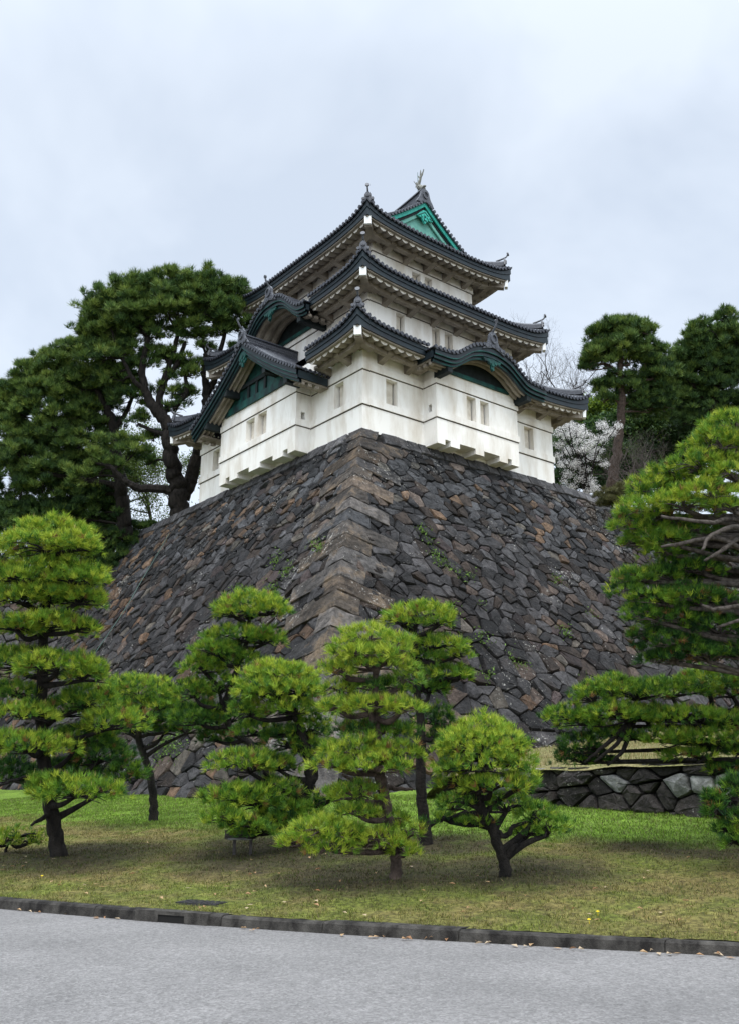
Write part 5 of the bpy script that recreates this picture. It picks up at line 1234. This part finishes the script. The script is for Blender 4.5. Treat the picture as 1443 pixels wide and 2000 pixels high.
bigtree('dark_tree', 'very dark evergreen mass filling the gap left of the wall end', 62, (120, 1180), [[(120, 1190, .5, 0), (118, 1130, .45, 0), (115, 1060, .35, 0), (110, 1000, .25, 0)]],
    [(40, 1050, 70, 40, 0, -.2), (130, 1055, 70, 40, 0, -.3), (200, 1050, 40, 34, .5, -.3), (60, 1110, 70, 40, 0, -.3), (150, 1110, 60, 36, 0, -.4), (205, 1100, 34, 30, .5, -.2), (20, 1160, 60, 34, 0, -.3), (110, 1165, 70, 34, 0, -.4), (180, 1150, 40, 26, .2, -.3)], 23, dens=10, t0=.55, L=.32, cat='evergreen tree')
bigtree('juniper_bush', 'dark juniper spilling over the left end of the stone wall', 58.5, (250, 1080), [[(250, 1085, .12, 1.0), (245, 1065, .1, .6), (240, 1050, .06, .2)]],
    [(235, 1050, 40, 16, 0, .0), (275, 1040, 36, 12, .4, .1), (225, 1078, 40, 18, -.4, .1), (262, 1066, 30, 14, -.3, 0), (215, 1105, 26, 18, -.8, 0), (250, 1090, 26, 14, -.8, .1), (305, 1032, 30, 8, .8, .2), (190, 1085, 30, 24, -.4, -.1)], 24, dens=26, t0=.75, L=.20, sub=.2, cat='bush')
# bare winter branches and a thin young-leaved tree glimpsed through the gap
def bare(name, label, d0, base, h, spread, seed, depth=7, r0=.12, mat=BARKGREY, cat='bare tree', lean=(0, 0), n0=4, twist=.35, leafcol=None, nleaf=0, up=.25, kids=(2, 3)):
    r = np.random.default_rng(seed); b = atd(*base, d0); t = thing(name, label, cat, tuple(b)); mb, br = MB(), MB(); tipsl = []
    def grow(p, d, ln, rad, lv, m):
        q = [p]; k = 3
        for i in range(k): d = unit(d+r.normal(0, twist*.45, 3)+UPZ*up*.15); q.append(q[-1]+d*ln/k)
        P_, R2 = spline(q, np.linspace(rad, rad*.68, len(q)), 2); m.tube(P_, R2, 6 if lv < 2 else (4 if lv < 4 else 3), None, False)
        if lv >= depth: tipsl.append(q[-1]); return
        for _ in range(int(r.integers(kids[0], kids[1]+1))):
            nd = unit(d+r.normal(0, spread, 3)+UPZ*up); at = q[-1] if r.random() < .6 else q[2]
            grow(at, nd, ln*r.uniform(.68, .88), rad*r.uniform(.52, .68), lv+1, br)
        tipsl.append(q[-1])
    zf = footz(b)
    if b[2] > zf+.05: mb.tube([NP((b[0], b[1], zf)), b+UPZ*.05], [r0*1.4, r0*1.2], 7)
    d = unit(UPZ+_rt*lean[0]+FWH*lean[1])
    for i in range(n0):
        grow(b+_rt*r.normal(0, .1), unit(d+_rt*r.normal(0, spread*.8)+FWH*r.normal(0, spread*.6)) if n0 > 1 else d, h*.26*r.uniform(.8, 1.2), r0, 0, mb)
    tr = mb.build('trunk', mat, t); br.build('branches', mat, tr, recalc=False)
    if nleaf:
        T = np.array(tipsl); k = r.integers(0, len(T), nleaf); P_ = T[k]+r.normal(0, .25, (nleaf, 3)); c = np.array(leafcol)*r.uniform(.6, 1.4, (nleaf, 1))
        V, C = leaves(P_, np.tile(UPZ, (nleaf, 1)), 4, .16, c, r); mk('foliage', V, np.arange(len(V)).reshape(-1, 3), LEAF, t, C)
    return t
bare('young_leaf_tree', 'thin tree with sparse new leaves behind the great forked trunk', 66, (300, 1040), 9, .75, 41, depth=6, leafcol=(.09, .14, .025), nleaf=6500, cat='leafy tree', n0=3)
bare('bare_tree', 'bare winter tree with a fan of fine twigs behind the right roof corner', 78, (1085, 870), 9.5, .62, 42, depth=7, n0=5, r0=.13, up=.3)
GR = 'pines behind the right end of the wall'
bigtree('tall_pine', 'pine with a slender straight trunk and clear layered crown right of the tower', 60, (1192, 955),
    [[(1192, 965, .36, 0), (1198, 920, .34, 0), (1206, 870, .30, 0), (1211, 820, .27, 0), (1212, 770, .25, 0), (1210, 720, .2, 0), (1212, 680, .14, 0), (1215, 645, .08, 0)], [(1211, 735, .12, 0), (1185, 712, .1, 0), (1155, 715, .06, 0)], [(1212, 770, .12, 0), (1240, 748, .1, 0), (1275, 740, .06, 0)], [(1212, 790, .12, 0), (1190, 770, .1, 0), (1172, 765, .06, 0)]],
    [(1212, 640, 30, 18, 0, .3), (1215, 670, 64, 40, .4, -.1), (1170, 700, 40, 26, .3, 0), (1200, 632, 14, 10, 0, .3), (1240, 636, 12, 10, 0, .3), (1285, 745, 44, 34, .4, -.1), (1290, 700, 22, 26, .2, 0), (1215, 755, 50, 22, .3, -.3), (1265, 800, 50, 30, .5, -.3), (1185, 655, 34, 20, 0, .3), (1240, 655, 34, 22, 0, .2), (1265, 650, 16, 16, 0, .2), (1160, 650, 10, 10, 0, .2), (1210, 675, 46, 20, -.3, .3), (1260, 690, 30, 18, 0, .1), (1150, 705, 22, 14, -.2, .1), (1175, 690, 28, 16, 0, .2), (1225, 705, 44, 18, -.3, .2), (1270, 715, 28, 16, 0, .1), (1150, 722, 14, 8, -.1, 0), (1185, 760, 24, 10, 0, 0), (1178, 780, 24, 10, 0, -.1), (1230, 768, 34, 10, -.1, -.1), (1265, 760, 40, 20, .3, 0), (1290, 790, 36, 22, .4, -.1), (1245, 790, 26, 14, .2, -.2)], 25, dens=14, t0=1.1, group=GR, bark=BARKRED)
bigtree('tall_pine', 'darker bushier pine farther right behind the spreading boughs', 62, (1400, 930), [[(1400, 960, .4, 0), (1398, 880, .34, 0), (1395, 800, .26, 0), (1400, 730, .18, 0), (1410, 680, .1, 0)], [(1396, 800, .15, 0), (1370, 770, .12, 0), (1340, 740, .08, 0)]],
    [(1365, 640, 18, 18, 0, .2), (1390, 690, 64, 60, .6, -.2), (1430, 720, 60, 70, .6, -.3), (1350, 720, 40, 50, .6, -.1), (1410, 622, 14, 12, 0, .2), (1350, 655, 16, 14, 0, .2), (1400, 780, 80, 60, .8, -.5), (1320, 740, 34, 40, .4, 0), (1425, 630, 22, 20, 0, .1), (1400, 665, 40, 24, 0, .15), (1360, 672, 26, 22, 0, .2), (1440, 665, 24, 26, 0, 0), (1345, 700, 26, 20, 0, .2), (1385, 710, 44, 22, 0, .1), (1435, 710, 34, 26, 0, -.1), (1350, 745, 40, 22, .2, 0), (1410, 755, 50, 26, 0, -.2), (1330, 780, 36, 22, .3, -.1), (1380, 800, 50, 26, .2, -.4), (1440, 800, 30, 30, 0, -.4), (1350, 830, 44, 24, .3, -.5), (1420, 845, 44, 26, .2, -.6)], 26, dens=12, t0=.9, group=GR)
bigtree('broadleaf_tree', 'dark glossy broadleaf tree between the two right-hand pines', 68, (1300, 930), [[(1300, 960, .35, 0), (1298, 880, .3, 0), (1295, 800, .2, 0)]],
    [(1285, 800, 40, 30, 0, .1), (1300, 860, 90, 80, .6, -.4), (1380, 860, 80, 80, .6, -.5), (1250, 900, 60, 50, .6, -.5), (1190, 860, 50, 40, .8, -.5), (1170, 920, 50, 40, .8, -.6), (1230, 840, 40, 30, .7, -.2), (1320, 780, 50, 40, .4, -.1), (1320, 800, 34, 30, 0, 0), (1260, 840, 40, 28, 0, 0), (1310, 850, 50, 34, 0, -.2), (1240, 870, 34, 30, 0, -.2), (1290, 900, 60, 34, 0, -.4), (1350, 890, 50, 34, 0, -.5), (1225, 910, 40, 34, 0, -.4), (1400, 900, 60, 40, 0, -.5), (1270, 760, 20, 16, 0, .2), (1300, 765, 24, 20, 0, .2)], 27, dens=10, L=.24, nn=7, t0=.8, kind='leaf', sub=.4, cat='broadleaf tree', mat=LEAF)
bigtree('broadleaf_tree', 'bright yellow-green broadleaf crown beside the right roof corner', 74, (1170, 900), [[(1170, 950, .3, 0), (1168, 880, .26, 0), (1170, 820, .18, 0)]],
    [(1165, 800, 26, 16, 0, .6), (1195, 800, 26, 18, 0, .5), (1180, 820, 34, 16, 0, .3), (1150, 825, 30, 16, 0, -.2), (1130, 840, 34, 20, .2, -.8), (1110, 855, 34, 24, .4, -1.2), (1160, 850, 36, 24, .4, -1.2)], 28, dens=13, L=.24, nn=7, t0=1.5, kind='leaf', sub=.35, cat='broadleaf tree', mat=LEAF, P=[NP((.015, .04, .012)), NP((.05, .10, .015)), NP((.13, .20, .015)), NP((.20, .27, .02))])
bigtree('evergreen_shrub', 'dark evergreen shrubbery behind the blossoming tree', 66, (1120, 985), [[(1120, 990, .2, 0), (1122, 940, .16, 0), (1120, 890, .1, 0)]],
    [(1100, 890, 30, 34, 0, -.2), (1140, 900, 40, 36, 0, -.3), (1175, 910, 36, 36, 0, -.3), (1105, 940, 34, 30, 0, -.4), (1150, 945, 44, 26, 0, -.4), (1200, 945, 40, 26, 0, -.4), (1230, 960, 40, 24, 0, -.3), (1215, 905, 44, 34, .5, -.4), (1250, 930, 44, 34, .5, -.4)], 29, dens=10, L=.22, nn=7, t0=.6, kind='leaf', sub=.35, cat='shrub', mat=LEAF)
# white blossom in clumps along spreading branches
r = np.random.default_rng(51); dB = 55.0; bB = atd(1145, 968, dB)
bt = thing('blossom_tree', 'tree covered in white spring blossom just right of the tower', 'blossom tree', tuple(bB)); mb, br = MB(), MB()
P_, R2 = spline([NP((bB[0], bB[1], 16.7)), bB-UPZ*.3, atd(1140, 940, dB), atd(1135, 905, dB), atd(1125, 880, dB)], [.18, .16, .13, .1, .06], 5, .2); mb.tube(P_, R2, 7); tr = mb.build('trunk', BARK, bt)
V, C = [], []
clumps = [(1095, 832, 14, 5), (1110, 828, 10, 6), (1125, 838, 18, 7), (1105, 850, 14, 6), (1140, 848, 16, 6), (1175, 830, 10, 7), (1190, 845, 14, 6), (1172, 858, 16, 6), (1205, 832, 8, 5), (1092, 868, 10, 6), (1112, 880, 14, 7), (1140, 878, 16, 6), (1165, 880, 12, 6), (1155, 895, 16, 5), (1100, 905, 12, 6), (1122, 905, 12, 8), (1110, 925, 12, 6), (1140, 918, 10, 7), (1150, 940, 12, 9), (1160, 955, 10, 8), (1130, 935, 8, 6), (1118, 950, 9, 6), (1145, 962, 10, 6), (1090, 890, 7, 5), (1180, 905, 10, 4), (1150, 865, 12, 5), (1088, 845, 8, 7), (1100, 940, 7, 4), (1128, 862, 9, 4)]
for a, b, ru, rv in clumps:
    dd = r.normal(0, .5); c = atd(a, b, dB+dd); k = P_[r.integers(4, len(P_))]; lp, lr = spline([k, (k+c)/2+r.normal(0, .15, 3), c], [.05, .035, .02], 4, .3); br.tube(lp, lr, 4, None, False)
    for _ in range(4): twigs(br, lp[r.integers(5, len(lp))], [c+_rt*r.normal(0, ru*.03)+UPZ*r.normal(0, rv*.03)], .015, r)
    n = int(ru*rv*1.35); q = unit(r.normal(0, 1, (n, 3)))*r.random((n, 1))**.4; P0 = c+q[:, :1]*_rt*ru*.036+q[:, 1:2]*FWH*ru*.03+q[:, 2:]*UPZ*rv*.038
    cl = P0+r.normal(0, .03, P0.shape); v3, c3 = leaves(cl, q+UPZ*.3, 5, .066, np.tile(NP((.90, .88, .86)), (n, 1))*r.uniform(.85, 1.05, (n, 1)), r); V.append(v3); C.append(c3)
br.build('branches', BARK, tr, recalc=False); V = np.vstack(V); mk('blossom', V, np.arange(len(V)).reshape(-1, 3), PETAL, bt, np.vstack(C))
bare('bare_shrub', 'grey brown leafless shrub with arching twigs right of the slender pine', 57, (1225, 985), 5.2, .55, 43, depth=6, n0=9, r0=.05, cat='shrub', lean=(.35, 0), up=.12, twist=.25, mat=simple('grey_twigs', (.06, .05, .045), (.15, .125, .115), scale=5, rough=.95))
bigtree('low_bush', 'tan green low bush on the wall top below the slender pine', 50, (1195, 985), [[(1195, 992, .06, 0), (1195, 975, .05, 0), (1196, 965, .03, 0)]], [(1185, 968, 26, 10, 0, .2), (1215, 962, 24, 12, 0, .1), (1200, 982, 30, 10, -.2, 0), (1225, 980, 22, 12, -.2, 0)], 30, dens=40, L=.2, nn=8, w=.014, t0=1.4, sub=.16, cat='bush', P=[NP((.03, .035, .012)), NP((.07, .075, .025)), NP((.12, .115, .045)), NP((.16, .15, .06))])

# --- small things on and by the walls
cb = MB(); kq = [(335, 1046), (310, 1090), (280, 1140), (254, 1186), (225, 1230), (196, 1272), (170, 1312)]
def onleft(u, v, h=.16):
    q = ray(u, v); s_ = (-(EYE[0]+KB*(TOP-EYE[2])))/(q[0]-KB*q[2]); return EYE+q*s_+NP((-1, 0, KB))/SL*h
pts = [onleft(*q) for q in kq]; P_, R2 = spline(pts, [.022]*len(pts), 4); cb.tube(P_, R2, 6)
tag(cb.build('conductor_cable', simple('green_cable', (.05, .09, .075), (.08, .13, .11), rough=.5)), 'thin green lightning conductor running down the left wall face', 'cable')
# tufts of weed rooted in the joints
r = np.random.default_rng(61); V, C = [], []
def onright(u, v, h=.05):
    q = ray(u, v); s_ = (-(EYE[1]+KB*(TOP-EYE[2])))/(q[1]-KB*q[2]); return EYE+q*s_+NP((0, -1, KB))/SL*h
spots = [(onright, 832, 1062), (onright, 845, 1088), (onright, 850, 1095), (onright, 865, 1105), (onright, 895, 1125), (onright, 912, 1128), (onright, 928, 1180), (onright, 1010, 1300), (onright, 1080, 1135), (onright, 930, 1250), (onright, 870, 1190), (onright, 940, 1325), (onright, 1145, 1200), (onright, 990, 1280), (onright, 1100, 1240), (onright, 1140, 1330), (onright, 880, 1225), (onright, 820, 1040), (onleft, 628, 1075), (onleft, 548, 1095), (onleft, 470, 1160), (onleft, 540, 1155), (onleft, 330, 1455), (onleft, 345, 1462), (onleft, 320, 1480), (onleft, 570, 1120), (onleft, 350, 1440), (onleft, 360, 1475)]
for fn, u, v in spots:
    c = fn(u, v); n = int(r.integers(10, 34)); Pt = c+r.normal(0, .16, (n, 3))
    v3, c3 = leaves(Pt, np.tile(UPZ, (n, 1)), 4, .10, np.tile(NP((.10, .17, .03)), (n, 1))*r.uniform(.6, 1.5, (n, 1)), r); V.append(v3); C.append(c3)
V = np.vstack(V); tag(mk('wall_weeds', V, np.arange(len(V)).reshape(-1, 3), LEAF, None, np.vstack(C)), 'small green weeds sprouting from joints of the castle wall', 'weeds', kind='stuff')
# weathered low rail board on two posts under the bushy pine
d_, b_ = ghit(466, 1668); sg_ = thing('low_sign_board', 'small weathered wooden board on two short posts under the bushy pine', 'sign', tuple(b_))
WOOD = simple('grey_wood', (.035, .03, .028), (.10, .09, .085), scale=8, rough=.9, stretch=(.4, .4, 2)); sc = d_/1800
for dx in (-8, 24):
    mb = MB(); p = b_+_rt*dx*sc; mb.bar(p-UPZ*.1, p+UPZ*28*sc, .05, .05, up=tuple(FWH)); mb.build('post', WOOD, sg_)
mb = MB(); p = b_+UPZ*36*sc-FWH*.03; mb.bar(p-_rt*27*sc, p+_rt*34*sc, .04, .14); mb.build('board', WOOD, sg_)
mb = MB(); p = b_+UPZ*28*sc-FWH*.05; mb.bar(p-_rt*20*sc, p+_rt*26*sc, .10, .03); mb.build('shelf', simple('pale_wood', (.12, .12, .115), (.2, .2, .19), rough=.9), sg_)
